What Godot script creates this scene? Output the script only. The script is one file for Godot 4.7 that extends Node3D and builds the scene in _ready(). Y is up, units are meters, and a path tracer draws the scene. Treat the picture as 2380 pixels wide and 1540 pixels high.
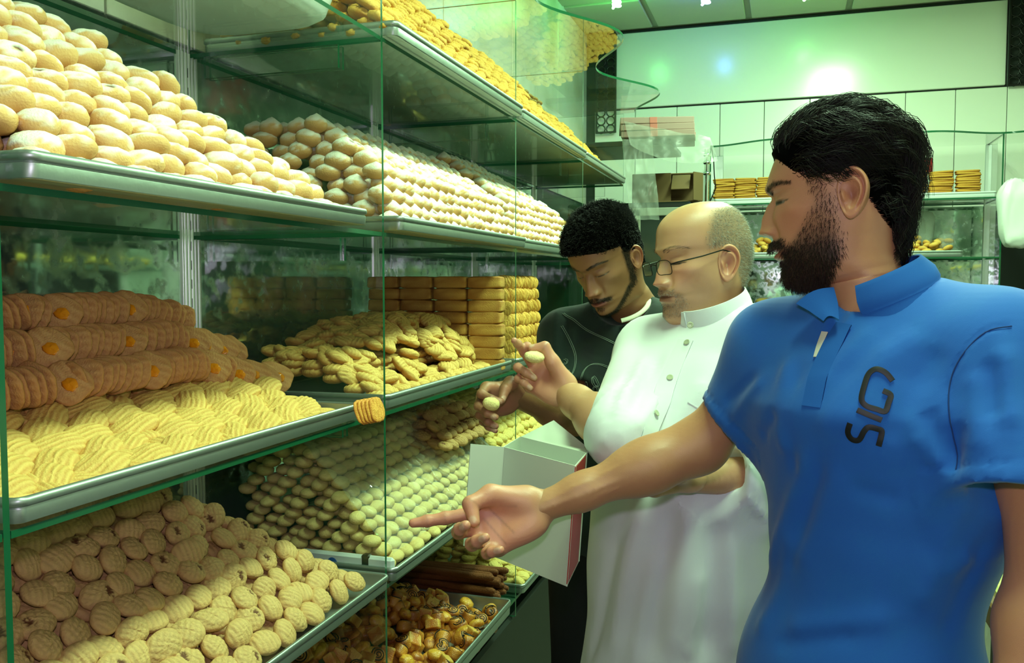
extends Node3D
# A pastry shop: three men choose biscuits at a glass display rack. Units are metres; the rack runs along -Z, the camera stands at x 0, z 0.

const EYE := Vector3(0, 1.54, 0)
const FOCAL := 2000.0            # focal length in pixels of the 2380 x 1540 frame
const RACK_X := -0.85            # front plane of the left rack
const BACK_X := -1.35            # its mirror back
const BAYS: Array[float] = [0.228, -0.755, -1.737, -2.72, -3.70, -4.68]
const SHELVES: Array[float] = [2.075, 1.65, 1.25, 0.855, 0.48]
const WALL_Z := -6.3
const CEIL_Y := 3.36

var M := {}                      # materials by name
var names := {}
var rng := RandomNumberGenerator.new()


# ---------------------------------------------------------------- mesh building
class MB:
	var v := PackedVector3Array()
	var c := PackedColorArray()
	var t := PackedVector2Array()
	var i := PackedInt32Array()
	var tinted := false
	var mapped := false

	func add(p: Vector3, col := Color.WHITE, uv := Vector2.ZERO) -> int:
		v.append(p)
		c.append(col)
		t.append(uv)
		return v.size() - 1

	func tri(a: int, b: int, d: int) -> void:
		i.append(a); i.append(b); i.append(d)

	func quad(a: Vector3, b: Vector3, d: Vector3, e: Vector3, col := Color.WHITE) -> void:   # counted round, facing where a x b looks by the right hand
		var s := v.size()
		for p in [a, b, d, e]:
			add(p, col)
		tri(s, s + 2, s + 1)
		tri(s, s + 3, s + 2)

	# rows x cols points; wrap joins the last column to the first. Faces turn outwards from the middle unless raw.
	func grid(p: PackedVector3Array, rows: int, cols: int, wrap := true, col: Variant = Color.WHITE, raw := 0, uv := PackedVector2Array()) -> void:
		var s := v.size()
		v.append_array(p)
		if col is PackedColorArray:
			c.append_array(col)
			tinted = true
		else:
			var cc := PackedColorArray()
			cc.resize(p.size())
			cc.fill(col)
			c.append_array(cc)
		if uv.size():
			t.append_array(uv)
			mapped = true
		else:
			t.resize(v.size())
		var q := PackedInt32Array()
		var last := cols if wrap else cols - 1
		for r in rows - 1:
			for k in last:
				var a := s + r * cols + k
				var b := s + r * cols + (k + 1) % cols
				q.append(a); q.append(b); q.append(a + cols)
				q.append(b); q.append(b + cols); q.append(a + cols)
		var turn := raw < 0
		if raw == 0:
			var mid := Vector3.ZERO
			for x in p:
				mid += x
			mid /= p.size()
			var vol := 0.0
			for k in range(0, q.size(), 3):
				var a := v[q[k]] - mid
				vol += a.dot((v[q[k + 1]] - mid).cross(v[q[k + 2]] - mid))
			turn = vol > 0.0
		if turn:
			for k in range(0, q.size(), 3):
				var h := q[k]
				q[k] = q[k + 1]
				q[k + 1] = h
		i.append_array(q)

	func cap(ring: PackedVector3Array, facing: Vector3, col := Color.WHITE) -> void:
		var mid := Vector3.ZERO
		for x in ring:
			mid += x
		mid /= ring.size()
		var s := add(mid, col)
		for x in ring:
			add(x, col)
		var n := ring.size()
		var turn := (ring[0] - mid).cross(ring[1] - mid).dot(facing) < 0
		for k in n:
			var a := s + 1 + k
			var b := s + 1 + (k + 1) % n
			if turn:
				tri(s, a, b)
			else:
				tri(s, b, a)

	func box(mid: Vector3, size: Vector3, bevel := 0.0, b := Basis.IDENTITY, col := Color.WHITE) -> void:
		var h := size / 2
		var e := minf(bevel, minf(h.x, minf(h.y, h.z)) * 0.95)
		var ax: Array[Vector3] = [Vector3.RIGHT, Vector3.UP, Vector3.BACK]
		for k in 3:
			for s in [-1.0, 1.0]:
				var n: Vector3 = ax[k] * s
				var u: Vector3 = ax[(k + 1) % 3] * s
				var w: Vector3 = ax[(k + 2) % 3]
				var hu := absf(u.dot(h)) - e
				var hw := absf(w.dot(h)) - e
				var m := mid + b * (n * absf(n.dot(h)))
				quad(m + b * (-u * hu - w * hw), m + b * (u * hu - w * hw), m + b * (u * hu + w * hw), m + b * (-u * hu + w * hw), col)
		if e <= 0.0:
			return
		for k in 3:
			var w: Vector3 = ax[k]
			var u: Vector3 = ax[(k + 1) % 3]
			var q: Vector3 = ax[(k + 2) % 3]
			var hw := w.dot(h) - e
			for su in [-1.0, 1.0]:
				for sq in [-1.0, 1.0]:
					var pu: Vector3 = u * su * u.dot(h) + q * sq * (q.dot(h) - e)
					var pq: Vector3 = u * su * (u.dot(h) - e) + q * sq * q.dot(h)
					if su * sq > 0:
						quad(mid + b * (pu - w * hw), mid + b * (pq - w * hw), mid + b * (pq + w * hw), mid + b * (pu + w * hw), col)
					else:
						quad(mid + b * (pu + w * hw), mid + b * (pq + w * hw), mid + b * (pq - w * hw), mid + b * (pu - w * hw), col)
		for sx in [-1.0, 1.0]:
			for sy in [-1.0, 1.0]:
				for sz in [-1.0, 1.0]:
					var o := Vector3(sx * (h.x - e), sy * (h.y - e), sz * (h.z - e))
					var a := add(mid + b * (o + Vector3(sx * e, 0, 0)), col)
					var d := add(mid + b * (o + Vector3(0, sy * e, 0)), col)
					var f := add(mid + b * (o + Vector3(0, 0, sz * e)), col)
					if sx * sy * sz > 0:
						tri(a, f, d)
					else:
						tri(a, d, f)

	# a tube through points; radius a number or one per point; flat squashes it along "side"
	func tube(path: PackedVector3Array, radius: Variant, seg := 8, ends := true, col: Variant = Color.WHITE, flat := 1.0, side := Vector3.UP) -> void:
		var n := path.size()
		var p := PackedVector3Array()
		var cc := PackedColorArray()
		var x := Vector3.ZERO
		for k in n:
			var d := (path[mini(k + 1, n - 1)] - path[maxi(k - 1, 0)]).normalized()
			if k == 0:
				var up := side if absf(d.dot(side)) < 0.95 else Vector3(0.3, 0.1, 0.9).normalized()
				x = up.cross(d).normalized()
			else:
				x = (x - d * x.dot(d)).normalized()
			var y := d.cross(x)
			var r: float = radius if radius is float else radius[k]
			for s in seg:
				var a := TAU * s / seg
				p.append(path[k] + x * cos(a) * r + y * sin(a) * r * flat)
				if col is PackedColorArray:
					cc.append(col[k])
		grid(p, n, seg, true, cc if col is PackedColorArray else col)
		if ends:
			var c0: Color = col[0] if col is PackedColorArray else col
			var c1: Color = col[n - 1] if col is PackedColorArray else col
			cap(p.slice(0, seg), path[0] - path[1], c0)
			cap(p.slice((n - 1) * seg), path[n - 1] - path[n - 2], c1)

	func lathe(profile: PackedVector2Array, seg := 24, at := Transform3D.IDENTITY, col: Variant = Color.WHITE) -> void:
		var p := PackedVector3Array()
		for q in profile:
			for s in seg:
				var a := TAU * s / seg
				p.append(at * Vector3(cos(a) * q.x, q.y, sin(a) * q.x))
		grid(p, profile.size(), seg, true, col)

	func rod(a: Vector3, b: Vector3, r: float, seg := 8, col := Color.WHITE) -> void:
		tube(PackedVector3Array([a, b]), r, seg, true, col)

	func join(o: MB, at := Transform3D.IDENTITY) -> void:
		var s := v.size()
		for p in o.v:
			v.append(at * p)
		c.append_array(o.c)
		t.append_array(o.t)
		var flip := at.basis.determinant() < 0.0
		for k in range(0, o.i.size(), 3):
			i.append(o.i[k] + s)
			i.append(o.i[k + (2 if flip else 1)] + s)
			i.append(o.i[k + (1 if flip else 2)] + s)
		tinted = tinted or o.tinted
		mapped = mapped or o.mapped

	func normals() -> PackedVector3Array:
		var n := PackedVector3Array()
		n.resize(v.size())
		for k in range(0, i.size(), 3):
			var a := i[k]
			var b := i[k + 1]
			var d := i[k + 2]
			var f := (v[d] - v[a]).cross(v[b] - v[a])
			n[a] += f
			n[b] += f
			n[d] += f
		for k in n.size():
			n[k] = n[k].normalized() if n[k].length_squared() > 1e-24 else Vector3.UP
		return n

	func mesh(mat: Material = null, keep: ArrayMesh = null) -> ArrayMesh:
		var m := keep if keep else ArrayMesh.new()
		var a := []
		a.resize(Mesh.ARRAY_MAX)
		a[Mesh.ARRAY_VERTEX] = v
		a[Mesh.ARRAY_NORMAL] = normals()
		if tinted:
			a[Mesh.ARRAY_COLOR] = c
		if mapped:
			a[Mesh.ARRAY_TEX_UV] = t
		a[Mesh.ARRAY_INDEX] = i
		m.add_surface_from_arrays(Mesh.PRIMITIVE_TRIANGLES, a)
		if mat:
			m.surface_set_material(m.get_surface_count() - 1, mat)
		return m


# ---------------------------------------------------------------- nodes
func numbered(called: String) -> String:
	var k: int = names.get(called, 0)
	names[called] = k + 1
	return called if k == 0 else "%s_%03d" % [called, k]

func tag(o: Node3D, label := "", category := "", group := "", kind := "") -> Node3D:
	for q in [["label", label], ["category", category], ["group", group], ["kind", kind]]:
		if q[1] != "":
			o.set_meta(q[0], q[1])
	return o

func thing(called: String, label: String, category: String, at := Vector3.ZERO, group := "") -> Node3D:
	var o := Node3D.new()
	o.name = numbered(called)
	add_child(o)
	o.position = at
	return tag(o, label, category, group)

func part(called: String, m: Variant, mat: Material, parent: Node3D, at := Transform3D.IDENTITY) -> MeshInstance3D:
	var o := MeshInstance3D.new()
	o.name = called
	o.mesh = m.mesh() if m is MB else m
	if mat:
		o.material_override = mat
	parent.add_child(o, true)
	o.transform = at
	return o

func single(called: String, m: Variant, mat: Material, at := Transform3D.IDENTITY) -> MeshInstance3D:   # a thing that is one mesh
	return part(numbered(called), m, mat, self, at)

func struct(called: String, m: Variant, mat: Material) -> MeshInstance3D:
	var o := single(called, m, mat)
	o.set_meta("kind", "structure")
	return o

func copy(o: Node3D, at: Transform3D, label := "", group := "") -> Node3D:
	var r: Node3D = o.duplicate()
	r.name = numbered(String(o.name).rstrip("0123456789").trim_suffix("_"))
	add_child(r)
	r.transform = at
	if label != "":
		r.set_meta("label", label)
	if group != "":
		r.set_meta("group", group)
	return r

func stuff(called: String, m: Mesh, places: Array, parent: Node3D, tints := PackedColorArray()) -> MultiMeshInstance3D:
	var mm := MultiMesh.new()
	mm.transform_format = MultiMesh.TRANSFORM_3D
	mm.use_colors = tints.size() > 0
	mm.mesh = m
	mm.instance_count = places.size()
	for k in places.size():
		mm.set_instance_transform(k, places[k])
		if tints.size():
			mm.set_instance_color(k, tints[k])
	var o := MultiMeshInstance3D.new()
	o.name = called if parent != self else numbered(called)
	o.multimesh = mm
	parent.add_child(o, true)
	o.set_meta("kind", "stuff")
	return o

func rnd(a: float, b: float) -> float:
	return rng.randf_range(a, b)

func turned(at: Vector3, yaw := 0.0, pitch := 0.0, roll := 0.0, size := 1.0) -> Transform3D:
	return Transform3D(Basis.from_euler(Vector3(pitch, yaw, roll)).scaled(Vector3.ONE * size), at)

func lin(r: float, g: float, b: float) -> Color:      # an sRGB colour of 0..255 as linear vertex colour
	return Color(r / 255.0, g / 255.0, b / 255.0).srgb_to_linear()

# a point in the room from a frame position and its depth along the lens axis
func spot(px: float, py: float, depth: float) -> Vector3:
	return EYE + cam_basis() * Vector3((px - 1190.0) / FOCAL, (770.0 - py) / FOCAL, -1.0) * depth

func cam_basis() -> Basis:
	return Basis.from_euler(Vector3(deg_to_rad(-3.15), deg_to_rad(17.6), 0))


# ---------------------------------------------------------------- materials
func noise_image(freq: float, octaves := 4, size := 256, seed_ := 1, kind := FastNoiseLite.TYPE_SIMPLEX_SMOOTH) -> Image:
	var f := FastNoiseLite.new()
	f.seed = seed_
	f.noise_type = kind
	f.frequency = freq
	f.fractal_octaves = octaves
	return f.get_seamless_image(size, size)

func ramp(im: Image, stops: Array) -> ImageTexture:     # grey values to colours: [[at, colour], ...]
	var g := Gradient.new()
	g.offsets = PackedFloat32Array(stops.map(func(s): return s[0]))
	g.colors = PackedColorArray(stops.map(func(s): return s[1]))
	var o := Image.create(im.get_width(), im.get_height(), false, Image.FORMAT_RGB8)
	for y in im.get_height():
		for x in im.get_width():
			o.set_pixel(x, y, g.sample(im.get_pixel(x, y).r))
	return ImageTexture.create_from_image(o)

func mat(called: String, col: Color, rough := 0.6, metal := 0.0, spec := 0.5) -> StandardMaterial3D:
	var m := StandardMaterial3D.new()
	m.resource_name = called
	m.albedo_color = col
	m.roughness = rough
	m.metallic = metal
	m.metallic_specular = spec
	M[called] = m
	return m

func relief(m: StandardMaterial3D, tex: Texture2D, cm: float, scale: float, world := false) -> void:
	m.heightmap_enabled = true
	m.heightmap_texture = tex
	m.heightmap_scale = cm
	m.uv1_triplanar = true
	m.uv1_world_triplanar = world
	m.uv1_scale = Vector3.ONE * scale

func grey(n: float) -> Color:
	return Color(n, n, n)

func make_materials() -> void:
	var fine := ImageTexture.create_from_image(noise_image(0.06, 4, 256, 3))
	var soft := noise_image(0.012, 5, 256, 9)
	var cells := noise_image(0.05, 2, 256, 4, FastNoiseLite.TYPE_CELLULAR)
	M["fine_texture"] = fine
	var m := mat("glass", Color(0.30, 0.62, 0.45, 0.05), 0.02)
	m.transparency = BaseMaterial3D.TRANSPARENCY_ALPHA
	m = mat("dusty_glass", Color(0.42, 0.66, 0.52, 0.13), 0.03)
	m.transparency = BaseMaterial3D.TRANSPARENCY_ALPHA
	mat("glass_edge", Color(0.10, 0.34, 0.22), 0.12)
	m = mat("plastic_film", Color(0.80, 0.86, 0.80, 0.10), 0.06)
	m.transparency = BaseMaterial3D.TRANSPARENCY_ALPHA
	m = mat("cloudy_film", Color(0.62, 0.66, 0.62, 0.34), 0.3)
	m.transparency = BaseMaterial3D.TRANSPARENCY_ALPHA
	m = mat("lens_glass", Color(0.75, 0.8, 0.6, 0.06), 0.02)
	m.transparency = BaseMaterial3D.TRANSPARENCY_ALPHA
	m = mat("mirror", Color.WHITE, 0.6, 0.88)
	m.albedo_texture = ramp(soft, [[0.0, Color(0.62, 0.72, 0.66)], [0.5, Color(0.68, 0.78, 0.72)], [0.72, Color(0.76, 0.82, 0.80)], [1.0, Color(0.82, 0.86, 0.86)]])
	m.roughness_texture = ramp(noise_image(0.02, 6, 512, 21), [[0.0, grey(0.05)], [0.40, grey(0.08)], [0.60, grey(0.20)], [0.85, grey(0.55)], [1.0, grey(0.7)]])
	m.roughness_texture_channel = BaseMaterial3D.TEXTURE_CHANNEL_RED
	m.uv1_triplanar = true
	m.uv1_world_triplanar = true
	m.uv1_scale = Vector3.ONE * 1.7
	m = mat("steel", Color(0.84, 0.86, 0.86), 0.34, 0.85)
	m = mat("chrome", Color(0.85, 0.87, 0.86), 0.08, 1.0)
	m = mat("tray_metal", Color(0.66, 0.70, 0.68), 0.42, 0.85)
	relief(m, ImageTexture.create_from_image(soft), 0.05, 6.0)
	m = mat("tray_white", Color(0.80, 0.84, 0.83), 0.4, 0.0)
	m = mat("white_panel", Color(0.90, 0.90, 0.86), 0.20)
	m = mat("marble_panel", Color.WHITE, 0.28)
	m.albedo_texture = ramp(soft, [[0.0, Color(0.70, 0.68, 0.58)], [0.45, Color(0.84, 0.83, 0.76)], [1.0, Color(0.88, 0.88, 0.85)]])
	m.uv1_triplanar = true
	m.uv1_world_triplanar = true
	m.uv1_scale = Vector3.ONE * 0.5
	mat("ceiling_tile", Color(0.72, 0.73, 0.64), 0.8)
	mat("ceiling_bar", Color(0.60, 0.61, 0.54), 0.6)
	mat("dark_joint", Color(0.10, 0.12, 0.10), 0.7)
	mat("dark_green", Color(0.05, 0.09, 0.07), 0.45)
	mat("black", Color(0.02, 0.022, 0.022), 0.5)
	mat("black_plastic", Color(0.03, 0.035, 0.035), 0.3)
	mat("white_plastic", Color(0.86, 0.88, 0.86), 0.35)
	mat("grey_plastic", Color(0.55, 0.60, 0.60), 0.35)
	mat("blue_plastic", Color(0.12, 0.32, 0.60), 0.4)
	mat("red", Color(0.62, 0.05, 0.05), 0.4)
	mat("pale_red", Color(0.72, 0.42, 0.38), 0.6)
	mat("card_white", Color(0.80, 0.84, 0.77), 0.55)
	m = mat("cardboard", Color(0.42, 0.33, 0.20), 0.85)
	mat("wood", Color(0.40, 0.28, 0.14), 0.5)
	m = mat("worktop", Color.WHITE, 0.3)
	m.albedo_texture = ramp(cells, [[0.0, Color(0.80, 0.78, 0.50)], [0.5, Color(0.76, 0.73, 0.46)], [1.0, Color(0.66, 0.62, 0.38)]])
	m.uv1_triplanar = true
	m.uv1_scale = Vector3.ONE * 4
	m = mat("floor_tile", Color(0.42, 0.41, 0.36), 0.3)
	# pastry: colours come from the vertices
	m = mat("pastry", Color.WHITE, 0.75)
	m.vertex_color_use_as_albedo = true
	relief(m, fine, 0.10, 14.0)
	m = mat("jam", Color(0.93, 0.58, 0.10), 0.12)
	m = mat("glazed", Color.WHITE, 0.3)
	m.vertex_color_use_as_albedo = true
	relief(m, fine, 0.12, 16.0)


# ---------------------------------------------------------------- the scene
func _ready() -> void:
	rng.seed = 20240611
	var cam := Camera3D.new()
	cam.name = "camera"
	cam.fov = rad_to_deg(2.0 * atan(770.0 / FOCAL))
	cam.near = 0.05
	cam.far = 60.0
	add_child(cam)
	cam.position = EYE
	cam.basis = cam_basis()
	cam.current = true
	var env := Environment.new()
	env.background_mode = Environment.BG_COLOR
	env.background_color = Color(0.02, 0.025, 0.02)
	env.tonemap_mode = Environment.TONE_MAPPER_LINEAR
	env.tonemap_exposure = 1.15
	env.sdfgi_enabled = true
	env.ssao_enabled = true
	env.ssil_enabled = true
	var we := WorldEnvironment.new()
	we.name = "environment"
	we.environment = env
	add_child(we)
	make_materials()
	lights()
	build_room()
	build_rack()
	build_back_rack()
	build_far_corner()
	build_pastries()
	build_people()


func lights() -> void:
	# fluorescent panels in the ceiling over the aisle
	var green := Color(0.80, 1.0, 0.79)
	var k := 0
	for q in [[Vector3(0.25, 0, -1.0), 5.5], [Vector3(0.25, 0, -2.75), 5.5], [Vector3(0.35, 0, -4.3), 8.5]]:
		var at: Vector3 = q[0]
		var o := thing("ceiling_light", ["white fluorescent ceiling panel above the near aisle", "white fluorescent ceiling panel above the middle aisle", "white fluorescent ceiling panel above the far aisle"][k], "ceiling light", Vector3(at.x, CEIL_Y, at.z))
		var f := MB.new()
		f.box(Vector3(0, -0.02, 0), Vector3(0.32, 0.04, 1.24), 0.006)
		part("frame", f, M.white_plastic, o)
		var d := MB.new()
		d.box(Vector3(0, -0.043, 0), Vector3(0.28, 0.006, 1.2), 0.002)
		var em := mat("panel_glow", Color(0.9, 1.0, 0.88), 0.5)
		em.emission_enabled = true
		em.emission = Color(0.86, 1.0, 0.80)
		em.emission_energy_multiplier = 3.0
		part("diffuser", d, em, o)
		var a := AreaLight3D.new()
		a.name = "panel_light"
		a.area_size = Vector2(0.28, 1.2)
		a.light_color = green
		a.light_energy = q[1]
		a.light_size = 0.3
		a.shadow_enabled = true
		a.set("area_range", 12.0)
		add_child(a)
		a.position = Vector3(at.x, CEIL_Y - 0.06, at.z)
		a.rotation = Vector3(-PI / 2, 0, 0)
		k += 1
	# the camera's flash, just above the lens
	var fl := OmniLight3D.new()
	fl.name = "flash"
	fl.light_color = Color(0.97, 0.88, 1.0)
	fl.light_energy = 0.38
	fl.light_size = 0.025
	fl.omni_range = 12
	fl.omni_attenuation = 2
	fl.shadow_enabled = true
	add_child(fl)
	fl.position = EYE + cam_basis() * Vector3(0.0, 0.11, -0.02)


func build_room() -> void:
	var w := MB.new()
	w.box(Vector3(0.35, -0.06, -2.2), Vector3(4.6, 0.12, 9.4))
	struct("floor", w, M.floor_tile)
	# ceiling: slab, then tiles that hang in a grid of bars
	w = MB.new()
	w.box(Vector3(0.35, CEIL_Y + 0.08, -2.2), Vector3(4.6, 0.12, 9.4))
	var ce := struct("ceiling", w, M.ceiling_bar)
	var tile := MB.new()
	tile.box(Vector3(0, 0.012, 0), Vector3(0.60, 0.02, 0.60), 0.004)
	var tm := tile.mesh()
	for zx in 15:
		for xx in 7:
			part("ceiling_tile", tm, M.ceiling_tile, ce, turned(Vector3(-1.23 + 0.64 * xx, CEIL_Y - 0.002, -5.93 + 0.64 * zx)))
	w = MB.new()
	w.box(Vector3(-1.50, 1.7, -2.2), Vector3(0.12, 3.5, 9.4))
	var left := struct("wall_left", w, M.dark_green)
	# glossy panels above the rack
	var z := 0.4
	while z > -6.2:
		w = MB.new()
		w.box(Vector3(-1.432, 2.75, z - 0.49), Vector3(0.012, 1.24, 0.972), 0.002)
		part("panel", w, M.marble_panel, left)
		z -= 0.98
	w = MB.new()
	w.box(Vector3(2.2, 1.7, -2.2), Vector3(0.12, 3.5, 9.4))
	struct("wall_right", w, M.white_panel)
	w = MB.new()
	w.box(Vector3(0.35, 1.7, 2.5), Vector3(4.6, 3.5, 0.12))
	struct("wall_front", w, M.white_panel)
	w = MB.new()
	w.box(Vector3(0.35, 1.7, WALL_Z - 0.08), Vector3(4.6, 3.5, 0.12))
	var back := struct("wall_back", w, M.dark_joint)
	# the tall glossy board under the ceiling, then a row of narrower panels
	w = MB.new()
	w.box(Vector3(0.06, 3.085, WALL_Z - 0.012), Vector3(2.53, 0.535, 0.03), 0.004)
	part("board", w, M.white_panel, back)
	var x := -1.36
	while x < 1.9:
		w = MB.new()
		w.box(Vector3(x + 0.15, 2.41, WALL_Z - 0.014), Vector3(0.296, 0.79, 0.02), 0.003)
		part("panel", w, M.white_panel, back)
		x += 0.30
	w = MB.new()
	w.box(Vector3(0.35, 1.0, WALL_Z - 0.016), Vector3(3.4, 2.0, 0.02))
	part("lower_board", w, M.dark_green, back)
	# pierced dark screens at both ends of the board
	for q in [[-1.27, 0.14, "dark pierced metal screen in the far left corner behind the glass"], [1.46, 0.25, "dark pierced metal screen at the upper right end of the back wall"]]:
		var s := MB.new()
		var ww: float = q[1]
		var h := 0.56 if q[0] > 0 else 0.72
		var y0 := 3.36 - h
		var r := 0.030
		var nx := int(ww / (r * 1.9))
		var ny := int(h / (r * 1.9))
		for ix in nx:
			for iy in ny:
				var ring := PackedVector3Array()
				var c0 := Vector3(q[0] - ww / 2 + (ix + 0.5) * ww / nx, y0 + (iy + 0.5) * h / ny, WALL_Z + 0.03)
				for k in 13:
					ring.append(c0 + Vector3(cos(TAU * k / 12) * r, sin(TAU * k / 12) * r, 0))
				s.tube(ring, 0.0055, 5, false)
		for e in [[Vector3(0, y0 + 0.006, 0), Vector3(ww, 0.014, 0.016)], [Vector3(-ww / 2, y0 + h / 2, 0), Vector3(0.014, h, 0.016)], [Vector3(ww / 2, y0 + h / 2, 0), Vector3(0.014, h, 0.016)]]:
			s.box(Vector3(q[0], 0, WALL_Z + 0.03) + e[0], e[1], 0.002)
		tag(single("metal_screen", s, M.black_plastic), q[2], "screen")
	# coloured spiral lamps in the ceiling
	var cols: Array[Color] = [Color(0.25, 1.0, 0.35), Color(0.25, 0.45, 1.0), Color(0.3, 1.0, 0.3)]
	var tell := ["spiral lamp glowing green in the ceiling, leftmost of three", "spiral lamp glowing blue in the ceiling, middle of three", "spiral lamp glowing green in the ceiling, rightmost of three"]
	for k in 3:
		var at := Vector3([-1.02, -0.49, 0.10][k], CEIL_Y, [-5.35, -5.45, -5.55][k])
		var o := thing("ceiling_lamp", tell[k], "lamp", at, "coloured ceiling lamps")
		var f := MB.new()
		f.lathe(PackedVector2Array([Vector2(0.062, 0.0), Vector2(0.060, -0.008), Vector2(0.036, -0.012), Vector2(0.030, -0.03), Vector2(0.0, -0.032)]), 20)
		part("socket", f, M.steel, o)
		var b := MB.new()
		var coil := PackedVector3Array()
		for s in 41:
			var a := TAU * 3.5 * s / 40.0
			coil.append(Vector3(cos(a) * 0.022, -0.045 - 0.075 * s / 40.0, sin(a) * 0.022))
		b.tube(coil, 0.0085, 8)
		var em := mat("lamp_glow", Color.WHITE, 0.4)
		em.emission_enabled = true
		em.emission = cols[k].lerp(Color.WHITE, 0.55)
		em.emission_energy_multiplier = 9.0
		part("bulb", b, em, o)
		var l := OmniLight3D.new()
		l.name = "lamp_light"
		l.light_color = cols[k]
		l.light_energy = 0.09
		l.light_size = 0.03
		l.omni_range = 9
		l.omni_attenuation = 2
		l.shadow_enabled = true
		add_child(l)
		l.position = at + Vector3(0, -0.085, 0)


# ---------------------------------------------------------------- the left display rack
func glass_plate(parent: Node3D, called: String, mid: Vector3, size: Vector3, glass: Material) -> void:
	# a pane with its polished edges as a sub-part; the thinnest way is across the pane
	var k := 0 if size.x < size.y and size.x < size.z else (1 if size.y < size.z else 2)
	var p := MB.new()
	var n := Vector3.ZERO
	n[k] = 1.0
	var u := Vector3.ZERO
	u[(k + 1) % 3] = 1.0
	var w := n.cross(u)
	var hu := u * absf(u.dot(size)) / 2
	var hw := w * absf(w.dot(size)) / 2
	var hn := n * size[k] / 2
	p.quad(mid + hn - hu - hw, mid + hn + hu - hw, mid + hn + hu + hw, mid + hn - hu + hw)
	var o := part(called, p, glass, parent)
	var e := MB.new()
	for q in [[hu, hw], [-hu, -hw], [hw, -hu], [-hw, hu]]:
		var a: Vector3 = mid + q[0]
		e.quad(a - q[1] - hn, a + q[1] - hn, a + q[1] + hn, a - q[1] + hn)
	part("edge", e, M.glass_edge, o)

func build_rack() -> void:
	var o := thing("display_rack", "long glass display rack with mirrored back along the left wall", "display rack", Vector3(0, 0, 0))
	var b := MB.new()
	b.box(Vector3(-1.12, 0.21, -2.22), Vector3(0.52, 0.42, 4.92), 0.01)
	part("plinth", b, M.dark_green, o)
	var deep := RACK_X - BACK_X
	var midx := (RACK_X + BACK_X) / 2
	for k in 5:
		var z0 := BAYS[k]
		var z1 := BAYS[k + 1]
		var mz := (z0 + z1) / 2
		b = MB.new()
		b.box(Vector3(BACK_X - 0.006, 1.26, mz), Vector3(0.010, 1.66, z0 - z1 - 0.004))
		part("mirror", b, M.mirror, o)
		for s in 5:
			glass_plate(o, "shelf", Vector3(midx, SHELVES[s], mz), Vector3(deep, 0.009, z0 - z1 - 0.012), M.dusty_glass)
	for k in 6:
		var z := BAYS[k]
		glass_plate(o, "divider", Vector3(midx, 1.44, z), Vector3(deep, 2.04, 0.009), M.glass)
		b = MB.new()
		# a channel with two rounded beads beside the slots
		var sec := PackedVector3Array()
		for y in [0.42, 2.08]:
			for j in 73:
				var t := j / 72.0
				sec.append(Vector3(BACK_X - 0.002 + 0.004 * smoothstep(0.0, 0.05, minf(t, 1.0 - t)) + 0.0045 * absf(sin(TAU * 3.0 * t)) , y, z + 0.012 + (t - 0.5) * 0.072))
		b.grid(sec, 2, 73, false, Color.WHITE, 1)
		var up := part("upright", b, M.steel, o)
		b = MB.new()
		for y in 34:
			b.box(Vector3(BACK_X + 0.0030, 0.55 + y * 0.045, z + 0.012), Vector3(0.001, 0.022, 0.004))
		part("slots", b, M.black, up).set_meta("kind", "stuff")
		for s in 5:
			for side in [-1.0, 1.0]:
				if k == 0 and side > 0 or k == 5 and side < 0:
					continue
				glass_plate(o, "bracket", Vector3(-1.125, SHELVES[s] - 0.032, z + side * 0.010), Vector3(0.35, 0.05, 0.008), M.glass)
	# the canopy with its wavy front
	var top := PackedVector3Array()
	var edge := PackedVector3Array()
	var n := 120
	for k in n + 1:
		var z := lerpf(BAYS[0], BAYS[5], float(k) / n)
		var u := (z - BAYS[0]) / (BAYS[1] - BAYS[0])
		var x := -0.69 + 0.10 * sin(TAU * (u - 0.25)) 
		top.append(Vector3(BACK_X, 2.462, z))
		top.append(Vector3(x, 2.462, z))
		edge.append(Vector3(x, 2.457, z))
		edge.append(Vector3(x, 2.467, z))
	b = MB.new()
	b.grid(top, n + 1, 2, false, Color.WHITE, 1)
	var can := part("canopy", b, M.glass, o)
	b = MB.new()
	b.grid(edge, n + 1, 2, false, Color.WHITE, 1)
	part("edge", b, M.glass_edge, can)


func tray_mesh(lx: float, lz: float, h := 0.032, r := 0.014) -> MB:    # outer corner at the origin, towards -x and -z
	var m := MB.new()
	var prof := [[-0.004, 0.0], [0.0, 0.0015], [0.001, h * 0.55], [-0.001, h * 0.60], [-0.001, h * 0.64], [0.003, h * 0.68], [0.004, h * 0.85], [0.002, h], [-0.003, h], [-0.005, h * 0.9], [-0.006, 0.006], [-0.012, 0.003]]
	var p := PackedVector3Array()
	var per := 16
	for q in prof:
		for k in per:
			var cx := 0 if k / 4 in [0, 3] else 1
			var cz := 0 if k / 4 in [0, 1] else 1
			var a := (k / 4) * PI / 2 + (k % 4) / 3.0 * PI / 2
			var mid := Vector3(-r if cx == 0 else -lx + r, q[1], -r if cz == 0 else -lz + r)
			var dir := Vector3(cos(a), 0, sin(a))
			p.append(mid + dir * (r + q[0]))
	m.grid(p, prof.size(), per, true, Color.WHITE, -1)
	m.cap(p.slice((prof.size() - 1) * per), Vector3.UP)
	m.cap(p.slice(0, per), Vector3.DOWN)
	return m

func tray(label: String, at: Vector3, lx: float, lz: float, h := 0.032, called := "tray", m: Material = null) -> Node3D:
	var o := single(called, tray_mesh(lx, lz, h), m if m else M.tray_metal, Transform3D(Basis.IDENTITY, at))
	tag(o, label, "tray", "metal trays on the rack")
	return o


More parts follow.
